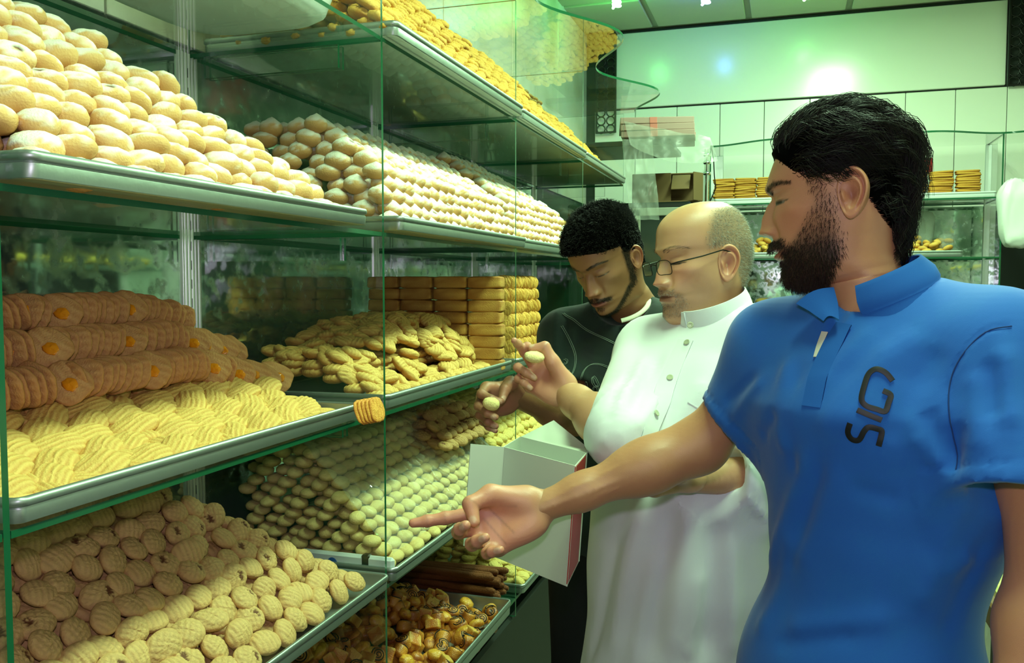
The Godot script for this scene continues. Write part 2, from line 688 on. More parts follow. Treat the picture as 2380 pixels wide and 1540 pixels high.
# ---------------------------------------------------------------- pastries
# a rounded oval; shape(p, n) gives [push along n, colour] at a point of the unit ball
func oval(size: Vector3, rings: int, seg: int, square: float, shape: Callable) -> MB:
	var m := MB.new()
	var p := PackedVector3Array()
	var cc := PackedColorArray()
	for r in rings + 1:
		var la := -PI / 2 + PI * r / rings
		for k in seg:
			var lo := TAU * k / seg
			var n := Vector3(cos(la) * cos(lo), sin(la), cos(la) * sin(lo))
			var q := n
			if square != 1.0:
				var ch := pow(absf(cos(la)), square)
				q = Vector3(signf(n.x) * ch * pow(absf(cos(lo)), square), signf(n.y) * pow(absf(n.y), square), signf(n.z) * ch * pow(absf(sin(lo)), square))
			var got: Array = shape.call(q, n)
			p.append(q * size / 2 + n * float(got[0]))
			cc.append(got[1])
	m.grid(p, rings + 1, seg, true, cc)
	return m

func wave(x: float) -> float:
	return 0.5 + 0.5 * sin(x)

var lumps := FastNoiseLite.new()

func lump(p: Vector3, f: float) -> float:
	return lumps.get_noise_3dv(p * f)

# -- the kinds; each gives a few variants, long way along z, top up
func sugar_kind(n: int, sugar: float, size: Vector3) -> Array:
	var out := []
	for k in n:
		var o := Vector3(k * 7.3, k * 3.1, 0)
		var crack := k % 4 == 3
		out.append(oval(size, 12, 20, 0.92, func(q: Vector3, d: Vector3) -> Array:
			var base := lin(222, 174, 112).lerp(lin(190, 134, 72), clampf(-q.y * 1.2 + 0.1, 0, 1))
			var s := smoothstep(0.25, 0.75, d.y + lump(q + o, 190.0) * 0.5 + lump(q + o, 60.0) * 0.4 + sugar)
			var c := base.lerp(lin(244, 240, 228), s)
			var push := lump(q + o, 80.0) * 0.0014
			if sugar > 0.2 and q.y > 0: push += 0.0065 * exp(-(q.x * q.x + q.z * q.z) / 0.12) * smoothstep(0.3, 0.9, q.y)
			if q.y < 0: push += q.y * q.y * 0.004
			if d.y > 0.25: push -= 0.0008 * wave(q.x * 17.0) * wave(q.z * 19.0)
			if crack:
				var e := Vector2(q.x - 0.62, q.z - 0.25 + q.y * 0.2)
				var w := smoothstep(0.34, 0.1, Vector2(e.x * 0.8, e.y * 1.4).length()) * smoothstep(0.0, 0.25, q.y + 0.2)
				push -= 0.004 * w
				c = c.lerp(lin(96, 48, 20), smoothstep(0.45, 0.8, w))
			return [push, c]).mesh(M.pastry))
	return out

func net_kind(n: int, size: Vector3, warm: Color, cool: Color) -> Array:      # pressed in a mould: a crossed pattern on top, date paste showing through some
	var out := []
	for k in n:
		var o := Vector3(k * 5.3, k * 2.7, 4)
		var filled := k % 3 == 2
		out.append(oval(size, 24, 46, 0.95, func(q: Vector3, d: Vector3) -> Array:
			var top := smoothstep(0.1, 0.5, d.y)
			var u := q.x * 0.75 + q.z
			var w := q.x * 0.75 - q.z
			var g := maxf(pow(wave(u * 15.0 + k), 4.0), pow(wave(w * 15.0), 4.0)) if k % 3 else pow(wave(q.z * 20.0), 3.0)
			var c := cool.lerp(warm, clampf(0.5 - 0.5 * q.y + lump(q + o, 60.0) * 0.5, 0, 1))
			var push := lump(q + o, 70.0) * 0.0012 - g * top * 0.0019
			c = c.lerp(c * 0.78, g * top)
			if filled:
				var e := Vector2(q.x - 0.2 + 0.3 * lump(q + o, 130.0), q.z + 0.45 + 0.3 * lump(q, 150.0))
				var f := smoothstep(0.42, 0.12, Vector2(e.x * 0.7, e.y * 1.7).length()) * smoothstep(0.0, 0.2, q.y)
				push -= 0.003 * f
				c = c.lerp(lin(98, 54, 22), smoothstep(0.4, 0.75, f))
			return [push, c]).mesh(M.pastry))
	return out

func plain_kind(n: int, size: Vector3, a: Color, b: Color) -> Array:
	var out := []
	for k in n:
		var o := Vector3(k * 3.3, k * 6.7, 2)
		out.append(oval(size, 9, 16, 0.95, func(q: Vector3, _d: Vector3) -> Array:
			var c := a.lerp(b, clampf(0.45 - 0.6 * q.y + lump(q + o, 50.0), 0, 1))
			return [lump(q + o, 60.0) * 0.0012, c]).mesh(M.pastry))
	return out

func shell_kind(n: int, size: Vector3, ridges: float, deep: float, a: Color, b: Color, rings := 22, seg := 44) -> Array:   # piped: wavy ridges along z
	var out := []
	for k in n:
		var o := Vector3(k * 4.1, k * 1.7, 8)
		out.append(oval(size, rings, seg, 0.9, func(q: Vector3, d: Vector3) -> Array:
			var top := smoothstep(-0.15, 0.4, d.y)
			var u := q.x * ridges + 1.0 * sin(q.z * (2.0 + 0.5 * k) + k) + 0.35 * sin(q.z * 7.0 + 2.0 * k)
			var g := pow(wave(u), 0.7)
			var push := (g - 0.6) * deep * top * smoothstep(1.0, 0.75, absf(q.z)) + lump(q + o, 40.0) * size.y * 0.09
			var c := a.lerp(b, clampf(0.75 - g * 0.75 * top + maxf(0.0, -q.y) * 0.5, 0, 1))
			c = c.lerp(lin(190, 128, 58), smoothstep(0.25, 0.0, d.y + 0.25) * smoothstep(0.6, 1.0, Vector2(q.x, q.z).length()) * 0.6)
			return [push, c]).mesh(M.pastry))
	return out

func rope_kind(n: int, size: Vector3, a: Color, b: Color) -> Array:        # finger biscuit with a saw-toothed ridge across
	var out := []
	for k in n:
		var o := Vector3(k * 2.1, k * 4.7, 6)
		out.append(oval(size, 10, 40, 0.8, func(q: Vector3, d: Vector3) -> Array:
			var top := smoothstep(-0.35, 0.3, d.y)
			var g := wave(q.z * 40.0 + k * 2.0 + signf(q.x) * 1.2)
			var push := (g - 0.5) * 0.0042 * top * smoothstep(1.02, 0.85, absf(q.z)) + lump(q + o, 40.0) * 0.002
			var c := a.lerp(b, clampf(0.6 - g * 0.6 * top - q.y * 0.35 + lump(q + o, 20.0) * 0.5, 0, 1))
			return [push, c]).mesh(M.pastry))
	return out

func disc_kind(n: int, size: Vector3, a: Color, b: Color) -> Array:        # jam biscuit: flat ridged oval, face up
	var out := []
	for k in n:
		var o := Vector3(k * 6.1, k * 2.9, 3)
		out.append(oval(size, 12, 40, 0.75, func(q: Vector3, d: Vector3) -> Array:
			var top := smoothstep(0.1, 0.6, d.y)
			var u := q.x * 15.0 + 1.4 * sin(q.z * 2.5 + k)
			var g := wave(u)
			var rim := smoothstep(0.6, 1.0, Vector2(q.x, q.z).length())
			var push := (g - 0.5) * 0.0017 * maxf(top, rim * 0.7) + lump(q + o, 50.0) * 0.0015
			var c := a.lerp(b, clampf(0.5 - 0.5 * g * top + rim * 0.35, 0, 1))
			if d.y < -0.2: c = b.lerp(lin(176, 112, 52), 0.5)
			return [push, c]).mesh(M.pastry))
	return out

func jam_blob(k: int) -> MB:
	return oval(Vector3(0.016, 0.006, 0.011 + 0.004 * (k % 3)), 6, 12, 1.0, func(q: Vector3, _d: Vector3) -> Array: return [lump(q + Vector3(k, 0, 0), 60.0) * 0.003, Color.WHITE])

func loaf_kind(n: int, size: Vector3) -> Array:
	var out := []
	for k in n:
		var o := Vector3(k * 3.7, 1, k)
		out.append(oval(size, 14, 36, 0.28, func(q: Vector3, d: Vector3) -> Array:
			var c := lin(206, 158, 74).lerp(lin(168, 112, 44), clampf(0.4 + lump(q + o, 40.0) + absf(q.y) * 0.4, 0, 1))
			return [lump(q + o, 90.0) * 0.0016, c]).mesh(M.pastry))
	return out


var kinds := {}

# one pastry as a thing of its own
func pastry(called: String, m: Mesh, at: Transform3D, label: String, category: String, group: String) -> MeshInstance3D:
	var o := MeshInstance3D.new()
	o.name = numbered(called)
	o.mesh = m
	add_child(o)
	o.transform = at
	tag(o, label, category, group)
	return o

# a heap laid in courses: front row, the row of the near end, the whole top; what lies behind the front rows is one filler
func heap(d: Dictionary) -> void:
	var front := []
	var inner := []
	var courses: int = d.courses
	var back: Callable = d.back                    # how far course k stands back
	for k in courses:
		var x0: float = d.x - back.call(k)
		var z0: float = d.z0 - d.near * k
		var z1: float = d.z1 + d.far.call(k)
		var y: float = d.y + d.dy * k
		var n := int((z0 - z1) / d.s)
		if n < 1:
			continue
		var top := k == courses - 1
		var rows := mini(int((x0 - d.xb) / d.deep) + 1, 12)
		for r in rows:
			for j in n + 1:
				var z: float = z0 - (j + (0.5 if (k + r) % 2 else 0.0)) * d.s
				if z < z1:
					continue
				var seen: bool = r == 0 or j == 0 or top or (r == 1 and back.call(k + 1) - back.call(k) > d.deep * 0.8)
				if not seen and r > 2:
					continue
				var at := Vector3(x0 - r * d.deep, y, z)
				var jit: float = d.get("jit", 0.004)
				at += Vector3(rnd(-jit, jit), rnd(-jit, jit) * 0.5, rnd(-jit, jit))
				var lean: float = d.tilt if r == 0 else d.tilt * 0.5
				var b := Basis(Vector3.BACK, -lean + rnd(-1, 1) * d.loose) * Basis(Vector3.RIGHT, rnd(-1, 1) * d.loose) * Basis(Vector3.UP, d.get("yaw", 0.0) + rnd(-1, 1) * d.get("twist", 0.35) + (PI if rng.randf() < 0.5 else 0.0))
				(front if seen else inner).append(Transform3D(b * Basis.from_scale(Vector3(rnd(0.92, 1.08), rnd(0.9, 1.1), rnd(0.9, 1.1))), at))
	var ms: Array = d.kind
	var most: int = d.get("most", 300)
	var rest := []
	for k in front.size():
		if k < most:
			pastry(d.name, ms[rng.randi() % ms.size()], front[k], d.label, d.category, d.group)
		else:
			rest.append(front[k])
	inner.append_array(rest)
	if inner.size():
		tag(stuff(d.name + "_heap", ms[0], inner, self), d.under, "pastry")

func line(step: float, from := 0, more := 0.0) -> Callable:
	return func(k: int) -> float: return step * k + maxf(0.0, k - from) * more

func build_pastries() -> void:
	lumps.seed = 11
	lumps.frequency = 0.02
	lumps.fractal_octaves = 2
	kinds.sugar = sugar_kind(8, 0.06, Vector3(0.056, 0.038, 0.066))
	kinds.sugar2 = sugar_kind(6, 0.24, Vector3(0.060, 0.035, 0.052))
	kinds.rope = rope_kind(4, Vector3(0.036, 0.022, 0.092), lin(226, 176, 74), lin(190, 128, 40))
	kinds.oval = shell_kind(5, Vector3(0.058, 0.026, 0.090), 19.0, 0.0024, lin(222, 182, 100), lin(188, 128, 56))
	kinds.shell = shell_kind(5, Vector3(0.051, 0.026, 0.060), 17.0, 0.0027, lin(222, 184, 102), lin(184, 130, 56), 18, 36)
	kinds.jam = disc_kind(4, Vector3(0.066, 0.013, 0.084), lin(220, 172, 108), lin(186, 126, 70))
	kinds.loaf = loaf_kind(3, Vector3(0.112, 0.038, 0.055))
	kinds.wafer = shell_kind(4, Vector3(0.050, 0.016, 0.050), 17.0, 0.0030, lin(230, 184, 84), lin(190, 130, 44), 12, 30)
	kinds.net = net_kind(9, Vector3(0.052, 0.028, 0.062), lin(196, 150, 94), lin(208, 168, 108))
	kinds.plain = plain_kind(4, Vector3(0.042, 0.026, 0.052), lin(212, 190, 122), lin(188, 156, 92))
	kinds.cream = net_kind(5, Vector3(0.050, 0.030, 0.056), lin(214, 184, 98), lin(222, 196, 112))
	upper_shelves()
	third_shelf()
	lower_shelves()

func upper_shelves() -> void:
	# second shelf, heaps under icing sugar
	tray("long grey metal tray under the nearest heap of sugared cookies on the second shelf", Vector3(-0.81, 1.659, -0.765), 0.50, 0.82)
	tray("grey metal tray under the sugared cookies behind the first glass divider, second shelf", Vector3(-0.81, 1.659, -1.748), 0.50, 0.955)
	tray("grey metal tray under the sugared cookies behind the second glass divider, second shelf", Vector3(-0.83, 1.659, -2.735), 0.48, 0.95)
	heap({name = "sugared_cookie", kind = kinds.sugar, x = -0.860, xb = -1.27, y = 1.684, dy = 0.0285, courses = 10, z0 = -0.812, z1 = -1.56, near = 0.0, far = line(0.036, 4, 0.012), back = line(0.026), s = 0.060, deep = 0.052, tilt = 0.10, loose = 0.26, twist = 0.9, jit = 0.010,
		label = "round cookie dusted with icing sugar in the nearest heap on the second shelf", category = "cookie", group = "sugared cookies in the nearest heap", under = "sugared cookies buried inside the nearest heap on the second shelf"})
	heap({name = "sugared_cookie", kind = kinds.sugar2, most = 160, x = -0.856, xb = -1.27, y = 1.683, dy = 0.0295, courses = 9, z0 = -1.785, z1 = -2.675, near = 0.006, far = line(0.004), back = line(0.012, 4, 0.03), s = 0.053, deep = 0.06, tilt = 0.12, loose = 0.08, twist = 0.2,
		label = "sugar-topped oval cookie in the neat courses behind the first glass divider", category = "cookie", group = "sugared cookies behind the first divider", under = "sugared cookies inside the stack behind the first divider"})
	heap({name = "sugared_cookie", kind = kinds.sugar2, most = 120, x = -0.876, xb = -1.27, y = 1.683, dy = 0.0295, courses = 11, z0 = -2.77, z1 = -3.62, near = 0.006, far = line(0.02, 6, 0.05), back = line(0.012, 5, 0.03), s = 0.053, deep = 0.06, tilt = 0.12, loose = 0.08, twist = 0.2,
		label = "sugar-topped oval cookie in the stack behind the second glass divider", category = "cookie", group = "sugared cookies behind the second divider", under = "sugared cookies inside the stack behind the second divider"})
	# brown biscuits beyond them
	heap({name = "ridged_biscuit", kind = kinds.shell, x = -0.90, xb = -1.25, y = 1.675, dy = 0.024, courses = 8, z0 = -3.74, z1 = -4.6, near = 0.01, far = line(0.02), back = line(0.024), s = 0.06, deep = 0.055, tilt = 0.3, loose = 0.3, most = 60,
		label = "brown ridged biscuit at the far end of the second shelf behind the sugared stacks", category = "biscuit", group = "brown biscuits at the far end of the second shelf", under = "brown biscuits inside the heap at the far end of the second shelf"})
	# first shelf: finger biscuits
	tray("grey metal tray with rolled rim holding finger biscuits, top shelf behind the first divider", Vector3(-0.82, 2.084, -1.748), 0.50, 0.955)
	tray("grey metal tray of finger biscuits on the top shelf, second from the camera", Vector3(-0.83, 2.084, -2.735), 0.48, 0.95)
	tray("grey metal tray of finger biscuits on the top shelf, farthest along the rack", Vector3(-0.835, 2.084, -3.715), 0.48, 0.95)
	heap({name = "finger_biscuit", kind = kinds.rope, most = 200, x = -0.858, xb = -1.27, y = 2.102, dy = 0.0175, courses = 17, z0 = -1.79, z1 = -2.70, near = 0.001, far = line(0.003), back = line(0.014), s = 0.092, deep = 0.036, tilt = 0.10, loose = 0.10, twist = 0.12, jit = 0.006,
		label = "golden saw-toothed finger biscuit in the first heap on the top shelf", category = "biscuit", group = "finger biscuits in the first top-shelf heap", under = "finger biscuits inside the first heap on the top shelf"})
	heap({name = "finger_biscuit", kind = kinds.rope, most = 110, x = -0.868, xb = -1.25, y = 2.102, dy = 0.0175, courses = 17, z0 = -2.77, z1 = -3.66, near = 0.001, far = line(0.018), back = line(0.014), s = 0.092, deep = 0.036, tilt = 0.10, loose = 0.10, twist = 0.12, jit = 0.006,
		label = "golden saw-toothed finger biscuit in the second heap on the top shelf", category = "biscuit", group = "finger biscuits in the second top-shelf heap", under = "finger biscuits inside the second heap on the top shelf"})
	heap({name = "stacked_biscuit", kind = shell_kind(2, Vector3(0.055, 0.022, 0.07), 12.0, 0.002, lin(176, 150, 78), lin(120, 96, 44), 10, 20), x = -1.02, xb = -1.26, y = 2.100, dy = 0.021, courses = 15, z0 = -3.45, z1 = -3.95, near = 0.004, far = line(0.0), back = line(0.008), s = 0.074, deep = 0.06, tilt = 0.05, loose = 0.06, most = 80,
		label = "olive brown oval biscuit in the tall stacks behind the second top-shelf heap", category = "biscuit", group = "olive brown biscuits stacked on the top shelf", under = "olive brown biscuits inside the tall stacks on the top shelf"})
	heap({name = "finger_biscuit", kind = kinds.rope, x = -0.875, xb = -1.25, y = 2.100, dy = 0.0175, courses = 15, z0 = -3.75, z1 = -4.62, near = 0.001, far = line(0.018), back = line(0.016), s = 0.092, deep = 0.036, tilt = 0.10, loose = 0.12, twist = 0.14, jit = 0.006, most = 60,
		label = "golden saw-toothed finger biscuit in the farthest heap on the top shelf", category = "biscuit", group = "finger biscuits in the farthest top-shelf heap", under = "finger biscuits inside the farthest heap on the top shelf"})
	# white tubs on the nearest top shelf, seen through the glass
	for q in [[Vector3(-1.08, 2.085, -1.41), 0.40, 0.60, 0.3, "white plastic basin on the top shelf beside the finger biscuits"], [Vector3(-1.10, 2.085, -0.93), 0.36, 0.30, 0.4, "white plastic basin on the top shelf nearest the camera"]]:
		var m := MB.new()
		var prof := [[0.72, 0.002], [0.80, 0.0], [0.88, 0.015], [1.0, 0.105], [1.04, 0.110], [1.04, 0.117], [0.99, 0.115], [0.86, 0.02], [0.6, 0.006]]
		var p := PackedVector3Array()
		for r in prof:
			for k in 32:
				var a := TAU * k / 32
				p.append(Vector3(signf(cos(a)) * pow(absf(cos(a)), 0.45) * q[1] / 2 * r[0], r[1], signf(sin(a)) * pow(absf(sin(a)), 0.45) * q[2] / 2 * r[0]))
		m.grid(p, prof.size(), 32, true, Color.WHITE, -1)
		m.cap(p.slice(0, 32), Vector3.DOWN)
		m.cap(p.slice(8 * 32), Vector3.UP)
		tag(single("plastic_basin", m, M.white_plastic, Transform3D(Basis(Vector3.UP, 0.0), q[0])), q[4], "basin")

func third_shelf() -> void:
	tray("grey metal tray of large ridged biscuits on the third shelf nearest the camera", Vector3(-0.845, 1.2595, -0.765), 0.48, 0.845)
	tray("grey metal tray of small shell biscuits, third shelf behind the first divider", Vector3(-0.85, 1.2595, -1.748), 0.48, 0.93)
	tray("grey metal tray of standing wafers, third shelf behind the second divider", Vector3(-0.85, 1.2595, -2.735), 0.48, 0.93)
	# large ridged ovals, shingled in lines over the front half of the tray
	var yb := 1.278
	for r in 6:
		for j in 11:
			var z := -0.800 - j * 0.078 + rnd(-0.014, 0.014) - (0.039 if r % 2 else 0.0)
			var x := -0.902 - r * 0.044 + rnd(-0.006, 0.006)
			if z < -1.575:
				continue
			var y := yb + r * 0.0125 + rnd(0, 0.010)
			var b := Basis(Vector3.BACK, -0.34 + rnd(-0.14, 0.14)) * Basis(Vector3.RIGHT, 0.10 + rnd(-0.12, 0.2)) * Basis(Vector3.UP, 0.25 + rnd(-0.35, 0.45))
			pastry("ridged_biscuit", kinds.oval[rng.randi() % 5], Transform3D(b * Basis.from_scale(Vector3.ONE * rnd(0.92, 1.08)), Vector3(x, y, z)), "large pale ridged oval biscuit lying on the nearest third-shelf tray", "biscuit", "large ridged biscuits on the nearest third-shelf tray")
	var bed := []
	for r in 9:
		for j in 15:
			bed.append(turned(Vector3(-0.905 - r * 0.042, 1.274 + r * 0.011, -0.80 - j * 0.053), j * 1.3))
	tag(stuff("ridged_biscuit_heap", kinds.oval[0], bed, self), "large ridged biscuits under the top layer on the nearest third-shelf tray", "pastry")
	# jam biscuits standing on edge in three rows behind them
	for r in 3:
		var z := -0.74 - 0.02 * r
		var k := 0
		var y := 1.385 + r * 0.053
		var x := -1.10 - r * 0.062
		var z_end: float = [-1.66, -1.60, -1.52][r]
		if r == 2:
			z = -1.02
		while z > z_end:
			var seg := int((z + 0.7) / 0.16)
			var lean := 0.30 if (k / 9) % 2 == 0 else 0.16
			var open := k % 9 == 8 or (r < 2 and z < z_end + 0.16)
			if open: z -= 0.024
			var b: Basis
			if open:      # the last of each run shows its face
				b = Basis(Vector3.UP, 0.55 + rnd(-0.15, 0.15)) * Basis(Vector3.RIGHT, 1.05 + rnd(-0.1, 0.1)) * Basis(Vector3.UP, rnd(0.6, 1.2))
			else:
				b = Basis(Vector3.UP, 0.18 + rnd(-0.12, 0.12) - (0.35 if z > -1.12 else 0.0)) * Basis(Vector3.RIGHT, PI / 2 - lean * (1.0 if z < -1.12 else -1.0) + rnd(-0.09, 0.09)) * Basis(Vector3.UP, rnd(-0.2, 0.2) + PI / 2)
			var drop := smoothstep(-1.35, -1.66, z) * 0.05
			var at := Vector3(x + rnd(-0.006, 0.006) + (0.012 if open else 0.0), y - drop + rnd(-0.003, 0.003), z)
			var o := thing("jam_biscuit", "ridged biscuit with orange jam standing on edge in the rear rows, third shelf", "biscuit", at, "jam biscuits standing in rows on the third shelf")
			o.basis = b
			part("biscuit_base", kinds.jam[k % 4], null, o)
			part("jam_filling", jam_mesh(k % 3), M.jam, o, Transform3D(Basis.from_scale(Vector3(1.35, 1.1, 1.5)), Vector3(0, 0.0070, 0.010)))
			z -= 0.020 if open else 0.0185 + 0.003 * (seg % 2)
			k += 1
	# five wafers leaning outside the end of the tray
	for k in 5:
		pastry("leaning_wafer", disc_of_wafer(k), Transform3D(Basis(Vector3.UP, 1.45) * Basis(Vector3.RIGHT, PI / 2 - 0.38 + 0.03 * k), spot(842 + 8.5 * k, 957 - 1.5 * k, 1.742 + 0.004 * k)), "orange ridged wafer leaning in the row of five past the tray end", "wafer", "five wafers leaning past the tray end")
	# shell biscuits heaped at random behind the first divider
	for k in 260:
		var u := rng.randf()
		var w := pow(rng.randf(), 0.8)
		var z := lerpf(-1.79, -2.60, u)
		var x := lerpf(-0.885, -1.22, w)
		var crest := 0.15 * smoothstep(0.0, 0.45, w) * (0.55 + 0.45 * smoothstep(0.0, 0.5, u)) * smoothstep(1.06, 0.86, u)
		var y := 1.285 + crest + rnd(-0.012, 0.006)
		if k >= 190 and w > 0.5:
			continue
		var b := Basis(Vector3.BACK, -0.45 * (1.0 - smoothstep(0.35, 0.6, w)) + rnd(-0.45, 0.35)) * Basis(Vector3.RIGHT, rnd(-0.4, 0.4)) * Basis(Vector3.UP, rnd(-1.4, 1.4))
		pastry("shell_biscuit", kinds.shell[rng.randi() % 5], Transform3D(b, Vector3(x, y, z)), "small pale shell-ridged biscuit in the loose heap behind the first divider", "biscuit", "shell biscuits in the loose heap on the third shelf")
	var fill := []
	for j in 14:
		for r in 6:
			fill.append(turned(Vector3(-0.90 - r * 0.055, 1.282 + 0.05 * smoothstep(0, 3, r), -1.80 - j * 0.06), j * 0.7))
			if r > 1: fill.append(turned(Vector3(-0.90 - r * 0.055, 1.33 + 0.02 * smoothstep(0, 4, r), -1.80 - j * 0.06), j * 0.4))
	tag(stuff("shell_biscuit_heap", kinds.shell[0], fill, self), "shell biscuits buried in the loose heap on the third shelf", "pastry")
	# loaf-shaped cakes stacked at the far end of that tray
	for cx in 4:
		for l in 8:
			for r in [1]:
				pastry("loaf_cake", kinds.loaf[rng.randi() % 3], turned(Vector3(-0.905 - cx * 0.117 + rnd(-0.003, 0.003), 1.283 + l * 0.0375 - 0.0, -2.640 + r * 0.057 + rnd(-0.003, 0.003)), rnd(-0.03, 0.03), 0, rnd(-0.02, 0.02)), "brown loaf-shaped cake in the brick-like stack at the far end of the shell biscuit tray", "cake", "loaf cakes stacked like bricks on the third shelf")
	# wafers standing in courses behind the second divider
	for l in 7:
		for j in 20:
			var b := Basis(Vector3.UP, rnd(-0.4, 0.4)) * Basis(Vector3.RIGHT, PI / 2 + rnd(-0.25, 0.25)) * Basis(Vector3.UP, rnd(-0.5, 0.5))
			pastry("standing_wafer", kinds.wafer[rng.randi() % 4], Transform3D(b, Vector3(-0.887 - 0.004 * l + rnd(-0.008, 0.008), 1.287 + l * 0.043, -2.765 - j * 0.0185)), "thin golden ridged wafer standing on edge in the courses behind the second divider", "wafer", "wafers standing in courses on the third shelf")

var jam_cache := {}

func jam_mesh(k: int) -> Mesh:
	if not jam_cache.has(k):
		jam_cache[k] = jam_blob(k).mesh()
	return jam_cache[k]

func disc_of_wafer(k: int) -> Mesh:
	if not kinds.has("disc"):
		kinds.disc = disc_kind(2, Vector3(0.050, 0.0075, 0.052), lin(236, 172, 74), lin(196, 118, 34))
	return kinds.disc[k % 2]

func lower_shelves() -> void:
	tray("grey metal tray of patterned cookies on the fourth shelf nearest the camera", Vector3(-0.83, 0.8645, -0.765), 0.49, 0.945)
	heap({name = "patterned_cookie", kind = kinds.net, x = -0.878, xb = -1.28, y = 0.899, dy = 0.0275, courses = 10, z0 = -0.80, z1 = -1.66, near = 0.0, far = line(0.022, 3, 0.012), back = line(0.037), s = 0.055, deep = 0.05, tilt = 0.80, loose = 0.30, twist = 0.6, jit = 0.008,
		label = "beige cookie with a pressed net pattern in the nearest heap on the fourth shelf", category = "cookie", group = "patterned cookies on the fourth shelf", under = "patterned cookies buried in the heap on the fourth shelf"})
	var o := thing("tray", "grey metal tray with raised striped end below the film-covered cookies, fourth shelf", "tray", Vector3(-0.835, 0.8645, -1.748), "metal trays on the rack")
	part("tray_body", tray_mesh(0.49, 0.93), M.tray_metal, o)
	var m := MB.new()
	m.box(Vector3(-0.125, 0.026, -0.012), Vector3(0.24, 0.052, 0.016), 0.006)
	part("end_plate", m, M.tray_white, o)
	m = MB.new()
	m.box(Vector3(-0.075, 0.027, -0.012), Vector3(0.020, 0.055, 0.019), 0.003)
	part("strap", m, M.black_plastic, o)
	m = MB.new()
	m.lathe(PackedVector2Array([Vector2(0.013, 0), Vector2(0.012, 0.0012), Vector2(0, 0.0013)]), 20, Transform3D(Basis(Vector3.RIGHT, PI / 2), Vector3(-0.16, 0.028, -0.004)))
	part("round_sticker", m, M.blue_plastic, o)
	heap({name = "plain_cookie", kind = kinds.plain, x = -0.872, xb = -1.28, y = 0.893, dy = 0.0235, courses = 11, z0 = -1.79, z1 = -2.62, near = 0.004, far = line(0.012), back = line(0.022), s = 0.053, deep = 0.043, tilt = 0.25, loose = 0.12, twist = 0.25,
		label = "small plain cream cookie under the clear film on the fourth shelf", category = "cookie", group = "plain cookies under the film", under = "plain cookies buried under the film on the fourth shelf"})
	heap({name = "jam_dot_cookie", kind = net_kind(3, Vector3(0.05, 0.026, 0.05), lin(150, 112, 60), lin(176, 138, 80)), x = -0.93, xb = -1.26, y = 1.07, dy = 0.024, courses = 4, z0 = -2.30, z1 = -2.68, near = 0.02, far = line(0.0), back = line(0.03), s = 0.052, deep = 0.05, tilt = 0.3, loose = 0.3, most = 60,
		label = "dull brown cookie with a dark dot behind the film at the divider, fourth shelf", category = "cookie", group = "dark-dotted cookies on the fourth shelf", under = "dark-dotted cookies in the heap on the fourth shelf"})
	heap({name = "yellow_cookie", kind = kinds.cream, x = -0.88, xb = -1.26, y = 0.885, dy = 0.027, courses = 9, z0 = -2.77, z1 = -3.6, near = 0.002, far = line(0.03), back = line(0.02), s = 0.055, deep = 0.05, tilt = 0.4, loose = 0.3, most = 90,
		label = "yellow cookie on the fourth shelf past the second glass divider", category = "cookie", group = "yellow cookies on the fourth shelf", under = "yellow cookies in the heap on the fourth shelf"})
	# clear film over the plain cookies
	var film := MB.new()
	var p := PackedVector3Array()
	var nu := 48
	var nv := 30
	for a in nu + 1:
		var z := lerpf(-1.77, -2.67, float(a) / nu)
		for b in nv + 1:
			var w := float(b) / nv
			var x := lerpf(-0.848, -1.25, w)
			var k := w * 0.40 / 0.022
			var y := 0.912 + minf(k, 10.4) * 0.0235 + 0.010
			var q := Vector3(x, y, z)
			q += Vector3(0.6, 0.7, 0) * (0.007 * lump(q, 900.0) + 0.007 * absf(lump(q, 2400.0)) + 0.002 * lump(q, 6000.0))
			p.append(q)
	film.grid(p, nu + 1, nv + 1, false, Color.WHITE, 1)
	tag(single("plastic_film", film, M.plastic_film), "clear crinkled plastic film draped over the plain cookies on the fourth shelf", "plastic film")
	fifth_shelf()

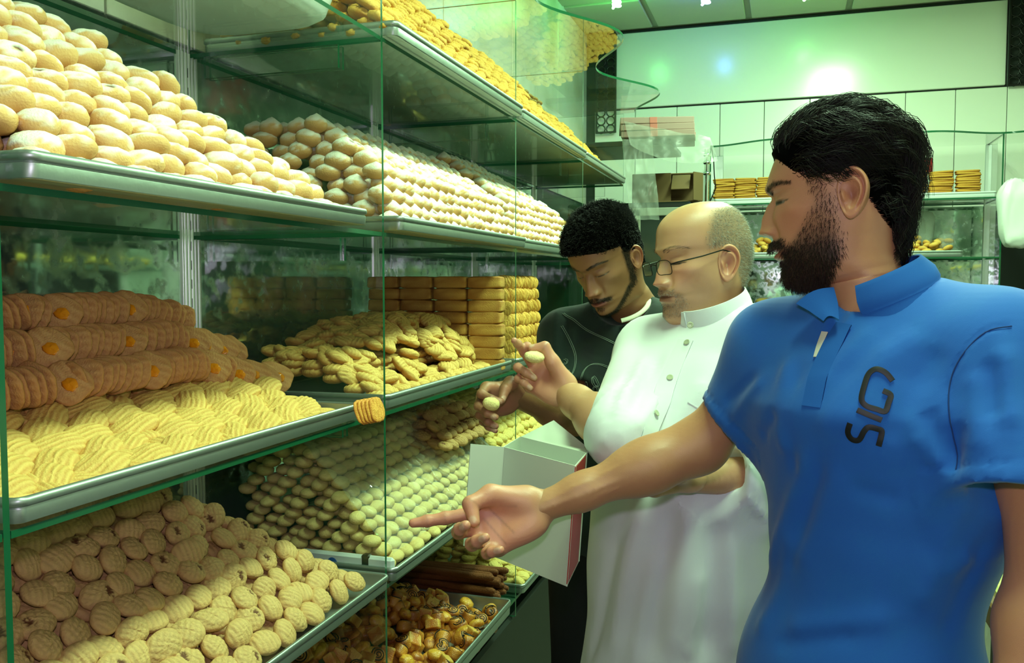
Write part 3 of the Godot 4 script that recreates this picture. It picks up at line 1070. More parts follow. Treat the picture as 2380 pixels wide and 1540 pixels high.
func fifth_shelf() -> void:
	tray("grey metal tray of mixed syrup pastries on the bottom shelf behind the first divider", Vector3(-0.82, 0.4895, -1.748), 0.48, 0.825, 0.045)
	tray("grey metal tray of syrup pastries on the bottom shelf nearest the camera", Vector3(-0.82, 0.4895, -0.80), 0.48, 0.90, 0.045)
	# syrup pastries: glazed rolls with a dark spiral, and cut squares
	var roll := []
	for k in 3:
		var m := MB.new()
		var ring := PackedVector3Array()
		var cc := PackedColorArray()
		var prof := [[0.0, 0.012], [0.5, 0.013], [0.9, 0.011], [1.0, 0.006], [1.0, -0.006], [0.9, -0.011], [0.0, -0.012]]
		for q in prof:
			for s in 22:
				var a := TAU * s / 22
				ring.append(Vector3(cos(a) * 0.021 * q[0], q[1] * 1.3, sin(a) * 0.021 * q[0]))
				cc.append(lin(206, 140, 54).lerp(lin(150, 84, 30), wave(a * 2.0 + k)))
		m.grid(ring, prof.size(), 22, true, cc)
		roll.append(m.mesh(M.glazed))
	var swirl := MB.new()
	var sp := PackedVector3Array()
	for s in 34:
		var a := TAU * 2.4 * s / 33.0
		sp.append(Vector3(cos(a), 0, sin(a)) * (0.003 + 0.0155 * s / 33.0) + Vector3(0, 0.0158, 0))
	swirl.tube(sp, 0.0017, 5)
	var swirl_mesh := swirl.mesh()
	var cube := loaf_like()
	var mound := []
	for k in 420:
		var near := k % 3 == 0
		var w := rng.randf()
		var z := rnd(-1.25, -1.69) if near else rnd(-1.785, -2.53)
		mound.append(turned(Vector3(-0.85 - w * 0.42, 0.496 + 0.13 * smoothstep(0.0, 0.8, w) * (1.0 if near else smoothstep(-2.65, -2.2, z)) - 0.014, z), rnd(0, TAU), rnd(-0.6, 0.6), rnd(-0.6, 0.6)))
	tag(stuff("syrup_pastry_heap", roll[1], mound, self), "syrup pastries buried in the heaps on the bottom shelf", "pastry")
	for k in 300:
		var near := k >= 225
		var z := rnd(-1.30, -1.68) if near else rnd(-1.785, -2.54)
		var w := rng.randf()
		var x := -0.848 - w * 0.42
		var y := 0.512 + 0.13 * smoothstep(0.0, 0.8, w) * (1.0 if near else smoothstep(-2.65, -2.2, z)) + rnd(-0.006, 0.010)
		var where := "on the bottom shelf nearest the camera" if near else "on the bottom shelf behind the first divider"
		var g := "syrup pastries on the nearest bottom tray" if near else "syrup pastries on the bottom tray behind the first divider"
		var b := Basis.from_euler(Vector3(rnd(-0.7, 0.7), rnd(0, TAU), -0.3 + rnd(-0.8, 0.6)))
		if k % 5 == 4:
			pastry("syrup_square", cube, Transform3D(b, Vector3(x, y, z)), "brown cut square of syrup cake " + where, "pastry", g + ", squares")
		elif k % 5 == 2:
			pastry("glazed_roll", glazed_bun(k % 3), Transform3D(b, Vector3(x, y, z)), "small glazed amber bun " + where, "pastry", g + ", buns")
		else:
			var o := thing("swirl_pastry", "glazed pastry roll with a dark spiral " + where, "pastry", Vector3(x, y, z), g + ", rolls")
			o.basis = b
			part("roll_body", roll[k % 3], null, o)
			part("spiral", swirl_mesh, M.black, o)
	# sesame sticks
	var st := MB.new()
	st.tube(PackedVector3Array([Vector3(-0.175, 0, 0), Vector3(-0.165, 0, 0), Vector3(-0.05, 0.001, 0.001), Vector3(0.06, 0, -0.001), Vector3(0.165, 0, 0), Vector3(0.175, 0, 0)]), PackedFloat32Array([0.006, 0.0105, 0.011, 0.011, 0.0105, 0.006]), 10)
	var sm := mat("sesame", Color(0.50, 0.27, 0.09), 0.7)
	relief(sm, M.fine_texture, 0.35, 22.0)
	var stick := st.mesh(sm)
	for k in 22:
		var l := k / 6
		pastry("sesame_stick", stick, turned(Vector3(-1.05 + rnd(-0.02, 0.02), 0.53 + l * 0.021, -2.60 - (k % 6) * 0.022 + (0.011 if l % 2 else 0.0)), rnd(-0.06, 0.06)), "long brown sesame stick in the bundle behind the syrup pastry tray", "breadstick", "sesame sticks bundled on the bottom shelf")
	tray("grey metal tray of yellow cookies on the bottom shelf past the second divider", Vector3(-0.83, 0.4895, -2.745), 0.48, 0.92)
	heap({name = "yellow_cookie", kind = kinds.cream, x = -0.86, xb = -1.27, y = 0.515, dy = 0.022, courses = 6, z0 = -2.79, z1 = -3.55, near = 0.002, far = line(0.02), back = line(0.045), s = 0.056, deep = 0.05, tilt = 0.35, loose = 0.3, twist = 1.2, most = 110,
		label = "round yellow cookie in the heap on the bottom shelf past the second divider", category = "cookie", group = "yellow cookies on the bottom shelf", under = "yellow cookies buried in the heap on the bottom shelf"})

func glazed_bun(k: int) -> Mesh:
	if not kinds.has("bun"):
		kinds.bun = []
		for j in 3:
			kinds.bun.append(oval(Vector3(0.040, 0.030, 0.052), 9, 16, 0.95, func(q: Vector3, d: Vector3) -> Array:
				return [lump(q + Vector3(j, 0, 0), 60.0) * 0.003, lin(222, 168, 62).lerp(lin(176, 100, 30), clampf(0.5 - d.y * 0.5 + lump(q, 90.0), 0, 1))]).mesh(M.glazed))
	return kinds.bun[k]

func loaf_like() -> Mesh:
	return oval(Vector3(0.042, 0.026, 0.040), 10, 24, 0.25, func(q: Vector3, d: Vector3) -> Array:
		return [lump(q, 70.0) * 0.001, lin(190, 112, 34).lerp(lin(222, 176, 84), smoothstep(0.5, 0.9, absf(q.x)))]).mesh(M.glazed)



# ---------------------------------------------------------------- the rack along the back wall
func build_back_rack() -> void:
	var o := thing("display_rack", "glass display rack with mirrored back along the far wall", "display rack", Vector3.ZERO)
	var zf := -5.8
	var zb := -6.22
	var x0 := -0.48
	var x1 := 1.22
	var mid := (zf + zb) / 2
	var b := MB.new()
	b.box(Vector3((x0 + x1) / 2, 0.22, mid), Vector3(x1 - x0, 0.44, 0.44), 0.01)
	part("plinth", b, M.dark_green, o)
	b = MB.new()
	b.box(Vector3((x0 + x1) / 2, 1.24, zb - 0.006), Vector3(x1 - x0, 1.60, 0.010))
	part("mirror", b, M.mirror, o)
	var ys: Array[float] = [2.055, 1.70, 1.31, 0.90, 0.50]
	for y in ys:
		for k in 2:
			glass_plate(o, "shelf", Vector3(x0 + 0.425 + 0.85 * k, y, mid), Vector3(0.84, 0.009, 0.42), M.dusty_glass)
	for k in 3:
		var x := x0 + 0.85 * k
		glass_plate(o, "divider", Vector3(x, 1.43, mid), Vector3(0.009, 2.0, 0.42), M.glass)
		b = MB.new()
		b.box(Vector3(x + 0.02, 1.43, zb + 0.006), Vector3(0.07, 2.0, 0.012), 0.003)
		part("upright", b, M.steel, o)
	b = MB.new()
	b.rod(Vector3(x0 - 0.02, 0.44, zf + 0.02), Vector3(x0 - 0.02, 2.42, zf + 0.02), 0.016, 14)
	for y in [2.38, 2.33, 2.26]:
		b.lathe(PackedVector2Array([Vector2(0.016, -0.012), Vector2(0.024, -0.008), Vector2(0.026, 0.0), Vector2(0.024, 0.008), Vector2(0.016, 0.012)]), 14, Transform3D(Basis.IDENTITY, Vector3(x0 - 0.02, y, zf + 0.02)))
	part("chrome_post", b, M.chrome, o)
	# wavy canopy
	var top := PackedVector3Array()
	var edge := PackedVector3Array()
	for k in 81:
		var x := lerpf(x0, 1.75, k / 80.0)
		var z := zf + 0.12 + 0.09 * sin(TAU * ((x - x0) / 0.85 - 0.25))
		top.append(Vector3(x, 2.43, zb))
		top.append(Vector3(x, 2.43, z))
		edge.append(Vector3(x, 2.425, z))
		edge.append(Vector3(x, 2.436, z))
	b = MB.new()
	b.grid(top, 81, 2, false, Color.WHITE, 1)
	var can := part("canopy", b, M.dusty_glass, o)
	b = MB.new()
	b.grid(edge, 81, 2, false, Color.WHITE, 1)
	part("edge", b, M.glass_edge, can)
	# a thin dark cable hangs at the left post
	b = MB.new()
	b.tube(PackedVector3Array([Vector3(-0.47, 2.43, -5.72), Vector3(-0.455, 2.34, -5.74), Vector3(-0.45, 2.24, -5.75), Vector3(-0.44, 2.16, -5.75), Vector3(-0.47, 2.09, -5.76), Vector3(-0.50, 2.02, -5.76)]), 0.004, 6)
	tag(single("cable", b, M.black_plastic), "thin dark cable hanging down the chrome post of the far rack", "cable")
	# trays
	var lab := ["white metal tray of biscuit stacks on the far rack, left of the bearded man", "white metal tray of biscuit stacks on the far rack, right of the bearded man",
		"grey metal tray of round buns on the far rack between the two heads", "grey metal tray of round buns on the far rack behind the blue collar"]
	tray(lab[0], Vector3(0.33, 2.06, zf), 0.78, 0.40, 0.035, "tray", M.tray_white).rotation = Vector3.ZERO
	tray(lab[1], Vector3(1.19, 2.06, zf), 0.80, 0.40, 0.035, "tray", M.tray_white)
	tray(lab[2], Vector3(0.33, 1.705, zf), 0.74, 0.40, 0.04)
	tray(lab[3], Vector3(1.02, 1.705, zf), 0.58, 0.40, 0.04)
	tray("grey metal tray of big flat loaves on the far rack beside the white collar", Vector3(0.33, 1.315, zf), 0.78, 0.40, 0.035)
	# stacks of thin rectangular biscuits
	var slab := []
	for k in 3:
		var kk := k
		slab.append(oval(Vector3(0.136, 0.0145, 0.075), 6, 24, 0.3, func(q: Vector3, d: Vector3) -> Array:
			return [lump(q + Vector3(kk, 0, 0), 30.0) * 0.003, lin(214, 160, 60).lerp(lin(168, 108, 34), clampf(0.5 + lump(q + Vector3(kk, 1, 0), 40.0), 0, 1))]).mesh(M.pastry))
	for side in 2:
		for c in (4 if side else 4):
			for l in (12 if side else 12):
				var x := (0.60 if side else -0.395) + c * (0.150 if side else 0.136)
				pastry("flat_biscuit", slab[rng.randi() % 3], turned(Vector3(x + rnd(-0.006, 0.006), 2.075 + l * 0.0135, zf - 0.075 + rnd(-0.006, 0.006)), rnd(-0.08, 0.08), rnd(-0.03, 0.03), rnd(-0.05, 0.05)),
					"flat golden biscuit in the far rack's top stacks, " + ("right of the bearded man" if side else "left of the bearded man"), "biscuit", "flat biscuits stacked at the " + ("right" if side else "left") + " of the far rack")
	# round buns
	var bun := plain_kind(3, Vector3(0.060, 0.034, 0.048), lin(226, 178, 84), lin(196, 136, 52))
	for side in 2:
		for k in (70 if side else 78):
			var w := rng.randf()
			var x := rnd(0.50, 0.98) if side else rnd(-0.36, 0.28)
			var y := 1.735 + rng.randf() * 0.10 * (1.0 - absf(w - 0.6))
			pastry("round_bun", bun[rng.randi() % 3], turned(Vector3(x, y, zf - 0.05 - w * 0.28), rnd(0, TAU), rnd(-0.5, 0.5), rnd(-0.5, 0.5)), "small round golden bun heaped on the far rack " + ("behind the blue collar" if side else "between the two men's heads"), "bun", "golden buns on the far rack, " + ("right" if side else "left"))
	# big flat loaves
	var loaf := plain_kind(2, Vector3(0.145, 0.062, 0.125), lin(150, 124, 60), lin(112, 88, 40))
	for k in 7:
		pastry("flat_loaf", loaf[k % 2], turned(Vector3(-0.36 + (k if k < 4 else k - 3.5) * 0.155, 1.352 + 0.064 * float(k > 3), zf - 0.12), k * 0.3, 0.16, 0.06 * (k % 3 - 1)), "large flat brown loaf leaning on the far rack under the buns", "bread", "large flat loaves on the far rack")
	# red carton, white bags and a dish
	b = MB.new()
	b.box(Vector3(0, 0.045, 0), Vector3(0.24, 0.09, 0.12), 0.006)
	tag(single("carton", b, M.red, turned(Vector3(0.74, 2.236, zf - 0.20), 0.12)), "red carton lying on the biscuit stacks of the far rack", "carton")
	b = MB.new()
	b.box(Vector3(0, 0.13, 0), Vector3(0.34, 0.26, 0.10), 0.01)
	tag(single("carton", b, M.red, turned(Vector3(1.40, 1.05, -5.72), 0.0)), "bright red carton low at the right end of the far rack", "carton")
	for q in [[Vector3(0.83, 1.90, -6.02), Vector3(0.13, 0.24, 0.10), 3, "white plastic bag hanging at the back of the far rack above the buns"], [Vector3(1.24, 1.95, -5.55), Vector3(0.17, 0.42, 0.16), 8, "large white plastic bag hanging off the right end of the far rack"], [Vector3(0.95, 1.80, -5.94), Vector3(0.09, 0.13, 0.08), 5, "small clear bag of pastry standing beside the buns on the far rack"]]:
		var s: Vector3 = q[1]
		var bag := oval(s, 22, 30, 0.62, func(p: Vector3, d: Vector3) -> Array:
			var pinch := smoothstep(0.3, 1.0, p.y) * 0.30
			return [lump(p + Vector3(q[2], 0, 0), 55.0) * s.x * 0.16 - pinch * s.x * 0.6 + 0.010 * wave(p.x * 14.0 + p.z * 9.0) * smoothstep(-0.2, 0.9, p.y) * s.x * 4.0, Color.WHITE])
		bag.tinted = false
		tag(single("plastic_bag", bag, M.white_plastic if q[2] == 8 else M.cloudy_film, Transform3D(Basis.IDENTITY, q[0])), q[3], "bag")
	b = MB.new()
	b.lathe(PackedVector2Array([Vector2(0, 0.0), Vector2(0.07, 0.002), Vector2(0.12, 0.02), Vector2(0.125, 0.024), Vector2(0.07, 0.008), Vector2(0, 0.006)]), 30, Transform3D(Basis(Vector3.BACK, 0.42), Vector3.ZERO))
	tag(single("dish", b, M.white_plastic, Transform3D(Basis.IDENTITY, Vector3(0.68, 1.86, -6.0))), "white dish tilted above the buns at the back of the far rack", "dish")

# ---------------------------------------------------------------- the far left corner, the counter and the rack across the aisle
func build_far_corner() -> void:
	# a dark glazed cabinet with cartons on top
	var o := thing("cabinet", "dark cabinet with a pale framed glass door in the far left corner", "cabinet", Vector3(-0.935, 0, -5.62))
	var b := MB.new()
	b.box(Vector3(0, 1.02, 0), Vector3(0.77, 2.04, 0.60), 0.01)
	part("cabinet_body", b, M.dark_green, o)
	b = MB.new()
	for q in [[Vector3(0.20, 1.98, 0.31), Vector3(0.34, 0.05, 0.03)], [Vector3(0.20, 0.42, 0.31), Vector3(0.34, 0.05, 0.03)], [Vector3(0.055, 1.2, 0.31), Vector3(0.05, 1.6, 0.03)], [Vector3(0.355, 1.2, 0.31), Vector3(0.05, 1.6, 0.03)]]:
		b.box(q[0], q[1], 0.004)
	part("door_frame", b, mat("pale_frame", Color(0.58, 0.60, 0.54), 0.4), o)
	b = MB.new()
	b.quad(Vector3(0.06, 0.44, 0.308), Vector3(0.35, 0.44, 0.308), Vector3(0.35, 1.96, 0.308), Vector3(0.06, 1.96, 0.308))
	part("door_pane", b, mat("grey_pane", Color(0.20, 0.23, 0.21), 0.12), o)
	b = MB.new()
	b.box(Vector3(0.345, 1.72, 0.345), Vector3(0.014, 0.16, 0.02), 0.005)
	part("handle", b, M.grey_plastic, o)
	# open carton on the cabinet
	o = thing("cardboard_carton", "brown cardboard carton with an open end standing on the dark cabinet", "carton", Vector3(-0.74, 2.042, -5.48))
	b = MB.new()
	b.box(Vector3(-0.06, 0.09, 0.10), Vector3(0.24, 0.18, 0.012), 0.003)
	b.box(Vector3(0.03, 0.004, 0.0), Vector3(0.40, 0.008, 0.24), 0.002)
	b.box(Vector3(0.03, 0.176, -0.02), Vector3(0.40, 0.008, 0.20), 0.002)
	b.box(Vector3(0.03, 0.09, -0.12), Vector3(0.40, 0.18, 0.008), 0.002)
	b.box(Vector3(-0.17, 0.09, -0.005), Vector3(0.008, 0.18, 0.22), 0.002)
	part("carton_walls", b, M.cardboard, o)
	b = MB.new()
	b.box(Vector3(0.12, 0.12, 0.115), Vector3(0.11, 0.008, 0.12), 0.002, Basis(Vector3.RIGHT, 0.9))
	b.box(Vector3(0.225, 0.09, 0.12), Vector3(0.008, 0.17, 0.10), 0.002, Basis(Vector3.UP, -0.5))
	part("flap", b, M.cardboard, o)
	b = MB.new()
	b.box(Vector3(-0.07, 0.09, 0.1075), Vector3(0.020, 0.085, 0.003), 0.001)
	part("printed_mark", b, mat("rust_print", Color(0.50, 0.18, 0.10), 0.8), o)
	# a shelf board high in the corner, with wrapped flat boxes
	b = MB.new()
	b.box(Vector3(-0.98, 2.33, -5.12), Vector3(0.72, 0.03, 0.52), 0.004)
	tag(single("shelf_board", b, M.dark_green), "dark board high in the far corner carrying the wrapped cake boxes", "shelf board")
	var tell := ["flat pink and white cake box, lowest of the stack wrapped in film", "flat pink and white cake box, middle of the stack wrapped in film", "flat pink and white cake box, topmost of the stack wrapped in film"]
	for k in 3:
		o = thing("cake_box", tell[k], "box", Vector3(-0.70 - 0.012 * k, 2.347 + 0.036 * k, -4.98), "flat cake boxes on the corner board")
		o.rotation.y = 0.10 + 0.05 * k
		b = MB.new()
		b.box(Vector3(0, 0.0175, 0), Vector3(0.40, 0.035, 0.40), 0.003)
		part("box_body", b, mat("pale_card", Color(0.60, 0.50, 0.47), 0.6), o)
		b = MB.new()
		b.box(Vector3(-0.02, 0.0175, 0.201), Vector3(0.040, 0.033, 0.003), 0.001)
		part("red_band", b, M.pale_red, o)
		b = MB.new()
		b.box(Vector3(0.201, 0.0175, 0.05), Vector3(0.003, 0.026, 0.14), 0.001)
		part("red_band", b, M.pale_red, o)
	# the film over them falls in folds
	var film := func(called: String, label: String, a: Vector3, u: Vector3, v: Vector3, sag: float, seed_: float) -> void:
		var m := MB.new()
		var p := PackedVector3Array()
		for i in 37:
			for j in 37:
				var s := i / 36.0
				var t := j / 36.0
				var q := a + u * s + v * t
				q += Vector3(0, -1, 0.25) * sag * (4.0 * s * (1.0 - s)) * t
				q += Vector3(0.35, 0.25, 0.9) * (0.030 * lump(q * Vector3(1, 0.5, 1) + Vector3.ONE * seed_, 260.0) + 0.014 * lump(q + Vector3.ONE * seed_, 700.0))
				p.append(q)
		m.grid(p, 37, 37, false, Color.WHITE, 1)
		tag(single(called, m, M.cloudy_film), label, "plastic sheet")
	film.call("plastic_sheet", "crumpled cloudy plastic sheet hanging below the flat cake boxes", Vector3(-0.86, 2.43, -4.74), Vector3(0.46, -0.10, -0.06), Vector3(0.05, -0.13, 0.05), 0.05, 2.0)
	film.call("plastic_sheet", "crumpled cloudy plastic bag hanging at the end of the left rack", Vector3(-0.86, 2.33, -4.70), Vector3(0.15, 0.0, -0.06), Vector3(0.05, -0.44, 0.02), 0.0, 7.0)
	# counter behind the man in blue
	o = thing("counter", "counter with a pale yellow speckled top behind the man in blue", "counter", Vector3(0.40, 0, -1.05))
	b = MB.new()
	b.box(Vector3(0.42, 0.932, 0.0), Vector3(0.84, 0.036, 2.2), 0.006)
	part("top", b, M.worktop, o)
	b = MB.new()
	b.box(Vector3(-0.006, 0.905, 0.0), Vector3(0.022, 0.05, 2.2), 0.004)
	b.box(Vector3(0.42, 0.905, -1.09), Vector3(0.84, 0.05, 0.022), 0.004)
	part("edge_strip", b, M.wood, o)
	b = MB.new()
	b.box(Vector3(0.44, 0.45, 0.0), Vector3(0.78, 0.88, 2.14), 0.006)
	part("counter_body", b, M.black, o)
	# the rack across the aisle, which the mirrors show
	o = thing("display_rack", "display rack along the right wall, seen in the mirrors", "display rack", Vector3(1.66, 0, -3.6))
	b = MB.new()
	b.box(Vector3(0.22, 0.22, 0), Vector3(0.44, 0.44, 3.4), 0.01)
	part("plinth", b, M.dark_green, o)
	b = MB.new()
	b.box(Vector3(0.43, 1.3, 0), Vector3(0.02, 1.8, 3.4))
	part("back_board", b, M.dark_green, o)
	for k in 4:
		b = MB.new()
		b.box(Vector3(0.21, [2.06, 1.65, 1.25, 0.85][k], 0), Vector3(0.42, 0.03, 3.4), 0.004)
		part("shelf", b, M.tray_metal, o)
	for k in 4:
		b = MB.new()
		b.box(Vector3(0.01, 1.3, -1.7 + 1.13 * k), Vector3(0.03, 1.8, 0.03), 0.004)
		part("post", b, M.steel, o)
	var ball := plain_kind(2, Vector3(0.07, 0.05, 0.07), lin(232, 190, 84), lin(206, 154, 56))
	for s in 2:
		for k in 27:
			var row := k / 27
			pastry("golden_bun", ball[k % 2], turned(Vector3(1.73 + 0.075 * row, [1.70, 2.11, 1.30][s] + 0.035 * row + rnd(-0.004, 0.004), -2.10 - 0.118 * (k % 27) + rnd(-0.02, 0.02)), rnd(0, TAU)), "golden bun on the rack across the aisle, shown by the mirrors, " + ["second", "top", "third"][s] + " shelf", "bun", "golden buns across the aisle, " + ["second", "top", "third"][s] + " shelf")


# ---------------------------------------------------------------- bodies: a distance field on a grid, meshed as surface nets
class Field:
	var o: Vector3
	var h: float
	var nx: int
	var ny: int
	var nz: int
	var f := PackedFloat32Array()

	func _init(lo: Vector3, hi: Vector3, cell: float) -> void:
		o = lo
		h = cell
		var s := (hi - lo) / cell
		nx = int(s.x) + 2
		ny = int(s.y) + 2
		nz = int(s.z) + 2
		f.resize(nx * ny * nz)
		f.fill(1.0)

	func span(lo: Vector3, hi: Vector3) -> Array:
		var a := (lo - o) / h
		var b := (hi - o) / h
		return [clampi(int(a.x), 0, nx), clampi(int(b.x) + 2, 0, nx), clampi(int(a.y), 0, ny), clampi(int(b.y) + 2, 0, ny), clampi(int(a.z), 0, nz), clampi(int(b.z) + 2, 0, nz)]

	# a bone: a capsule that tapers from ra at a to rb at b; across "wide" it is "much" times as thick; k is how softly it joins; cut takes it away
	func bone(a: Vector3, ra: float, b: Vector3, rb: float, k := 0.012, wide := Vector3.ZERO, much := 1.0, cut := false) -> void:
		var big := maxf(ra, rb) * maxf(1.0, much) + k + 2.5 * h
		var e := Vector3.ONE * big
		var s := span(a.min(b) - e, a.max(b) + e)
		var ab := b - a
		if wide != Vector3.ZERO:
			ab -= wide * ab.dot(wide) * (1.0 - 1.0 / much)
		var l2 := maxf(ab.dot(ab), 1e-9)
		var sc := minf(1.0, much) if wide != Vector3.ZERO else 1.0
		var q := 1.0 - 1.0 / much
		var flat := wide != Vector3.ZERO
		for z in range(s[4], s[5]):
			for y in range(s[2], s[3]):
				var at: int = (z * ny + y) * nx
				for x in range(s[0], s[1]):
					var p := o + Vector3(x, y, z) * h - a
					if flat:
						p -= wide * (p.dot(wide) * q)
					var t := clampf(p.dot(ab) / l2, 0.0, 1.0)
					var d := ((p - ab * t).length() - lerpf(ra, rb, t)) * sc
					var was := f[at + x]
					if cut:
						d = -d
						if d > was - k:
							var m := maxf(k - absf(was - d), 0.0) / k
							f[at + x] = maxf(was, d) + m * m * k * 0.25
					elif d < was + k:
						var m := maxf(k - absf(was - d), 0.0) / k
						f[at + x] = minf(was, d) - m * m * k * 0.25

	func ball(c: Vector3, r: Vector3, b := Basis.IDENTITY, k := 0.012, cut := false) -> void:
		var big := maxf(r.x, maxf(r.y, r.z)) + k + 2.5 * h
		var s := span(c - Vector3.ONE * big, c + Vector3.ONE * big)
		var inv := b.inverse()
		var sm := minf(r.x, minf(r.y, r.z))
		for z in range(s[4], s[5]):
			for y in range(s[2], s[3]):
				var at: int = (z * ny + y) * nx
				for x in range(s[0], s[1]):
					var p := inv * (o + Vector3(x, y, z) * h - c) / r
					var l := p.length()
					var g := (p / r).length()
					var d: float = l * (l - 1.0) / g if g > 1e-6 else -sm
					var was := f[at + x]
					if cut:
						d = -d
						if d > was - k:
							var m := maxf(k - absf(was - d), 0.0) / k
							f[at + x] = maxf(was, d) + m * m * k * 0.25
					elif d < was + k:
						var m := maxf(k - absf(was - d), 0.0) / k
						f[at + x] = minf(was, d) - m * m * k * 0.25

	# keep only what lies behind the plane through c that faces n, within reach of c
	func slice(c: Vector3, n: Vector3, reach: float, k := 0.003) -> void:
		var s := span(c - Vector3.ONE * reach, c + Vector3.ONE * reach)
		for z in range(s[4], s[5]):
			for y in range(s[2], s[3]):
				var at: int = (z * ny + y) * nx
				for x in range(s[0], s[1]):
					var p := o + Vector3(x, y, z) * h - c
					if p.length() < reach:
						var d := p.dot(n)
						if d > f[at + x] - k:
							f[at + x] = maxf(f[at + x], d)

	func value(p: Vector3) -> float:
		var q := (p - o) / h
		var x := clampi(int(q.x), 0, nx - 2)
		var y := clampi(int(q.y), 0, ny - 2)
		var z := clampi(int(q.z), 0, nz - 2)
		var u := q.x - x
		var v := q.y - y
		var w := q.z - z
		var at := (z * ny + y) * nx + x
		var up := nx
		var on := nx * ny
		return lerpf(lerpf(lerpf(f[at], f[at + 1], u), lerpf(f[at + up], f[at + up + 1], u), v), lerpf(lerpf(f[at + on], f[at + on + 1], u), lerpf(f[at + on + up], f[at + on + up + 1], u), v), w)

	func slope(p: Vector3) -> Vector3:
		var e := h * 0.7
		return Vector3(value(p + Vector3(e, 0, 0)) - value(p - Vector3(e, 0, 0)), value(p + Vector3(0, e, 0)) - value(p - Vector3(0, e, 0)), value(p + Vector3(0, 0, e)) - value(p - Vector3(0, 0, e))).normalized()

	# surface nets into mb; paint(p, n) gives the colour, bend(p, n) a push along n
	func net(mb: MB, paint: Callable, bend: Variant = null) -> void:
		var id := PackedInt32Array()
		id.resize(f.size())
		id.fill(-1)
		var on := nx * ny
		var first := mb.v.size()
		var corner: Array[int] = [0, 1, nx, nx + 1, on, on + 1, on + nx, on + nx + 1]
		for z in nz - 1:
			for y in ny - 1:
				var row := (z * ny + y) * nx
				for x in nx - 1:
					var at := row + x
					var f0 := f[at]
					if f0 > 4.0 * h or f0 < -4.0 * h:
						continue
					var inside := 0
					for k in corner:
						if f[at + k] < 0.0:
							inside += 1
					if inside == 0 or inside == 8:
						continue
					var sum := Vector3.ZERO
					var n := 0
					for k in 8:
						var a: float = f[at + corner[k]]
						for ax in 3:
							var bit := 1 << ax
							if k & bit:
								continue
							var b: float = f[at + corner[k | bit]]
							if (a < 0.0) != (b < 0.0):
								var t := a / (a - b)
								var p := Vector3(k & 1, (k >> 1) & 1, (k >> 2) & 1)
								p[ax] = t
								sum += p
								n += 1
					id[at] = mb.v.size()
					mb.add(o + (Vector3(x, y, z) + sum / n) * h)
		for k in range(first, mb.v.size()):
			var p := mb.v[k]
			var d := slope(p)
			if bend != null:
				mb.v[k] = p + d * float(bend.call(p, d))
			mb.c[k] = paint.call(p, d)
		mb.tinted = true
		for z in range(1, nz - 1):
			for y in range(1, ny - 1):
				var row := (z * ny + y) * nx
				for x in range(1, nx - 1):
					var at := row + x
					var a := f[at] < 0.0
					if absf(f[at]) > 2.0 * h:
						continue
					if a != (f[at + 1] < 0.0):
						four(mb, id[at], id[at - nx], id[at - nx - on], id[at - on], a)
					if a != (f[at + nx] < 0.0):
						four(mb, id[at], id[at - on], id[at - on - 1], id[at - 1], a)
					if a != (f[at + on] < 0.0):
						four(mb, id[at], id[at - 1], id[at - 1 - nx], id[at - nx], a)

	func four(mb: MB, a: int, b: int, c: int, d: int, turn: bool) -> void:
		if a < 0 or b < 0 or c < 0 or d < 0:
			return
		if turn:
			mb.tri(a, b, c)
			mb.tri(a, c, d)
		else:
			mb.tri(a, c, b)
			mb.tri(a, d, c)


# a fold in cloth: a rounded ridge (or, below zero, a groove) from a to b
class Folds:
	var list := []

	func add(a: Vector3, b: Vector3, width: float, push: float) -> void:
		list.append([a, b - a, maxf((b - a).length_squared(), 1e-9), width, push, (a + b) / 2, (b - a).length() / 2 + 2.2 * width])

	func at(p: Vector3) -> float:
		var s := 0.0
		for q in list:
			var m: Vector3 = q[5]
			if p.distance_squared_to(m) > q[6] * q[6]:
				continue
			var r: Vector3 = p - q[0]
			var ab: Vector3 = q[1]
			var t := clampf(r.dot(ab) / q[2], 0.0, 1.0)
			var d: float = (r - ab * t).length() / q[3]
			if d < 2.2:
				s += q[4] * exp(-d * d) * smoothstep(0.0, 0.25, minf(t, 1.0 - t) + 0.08)
		return s


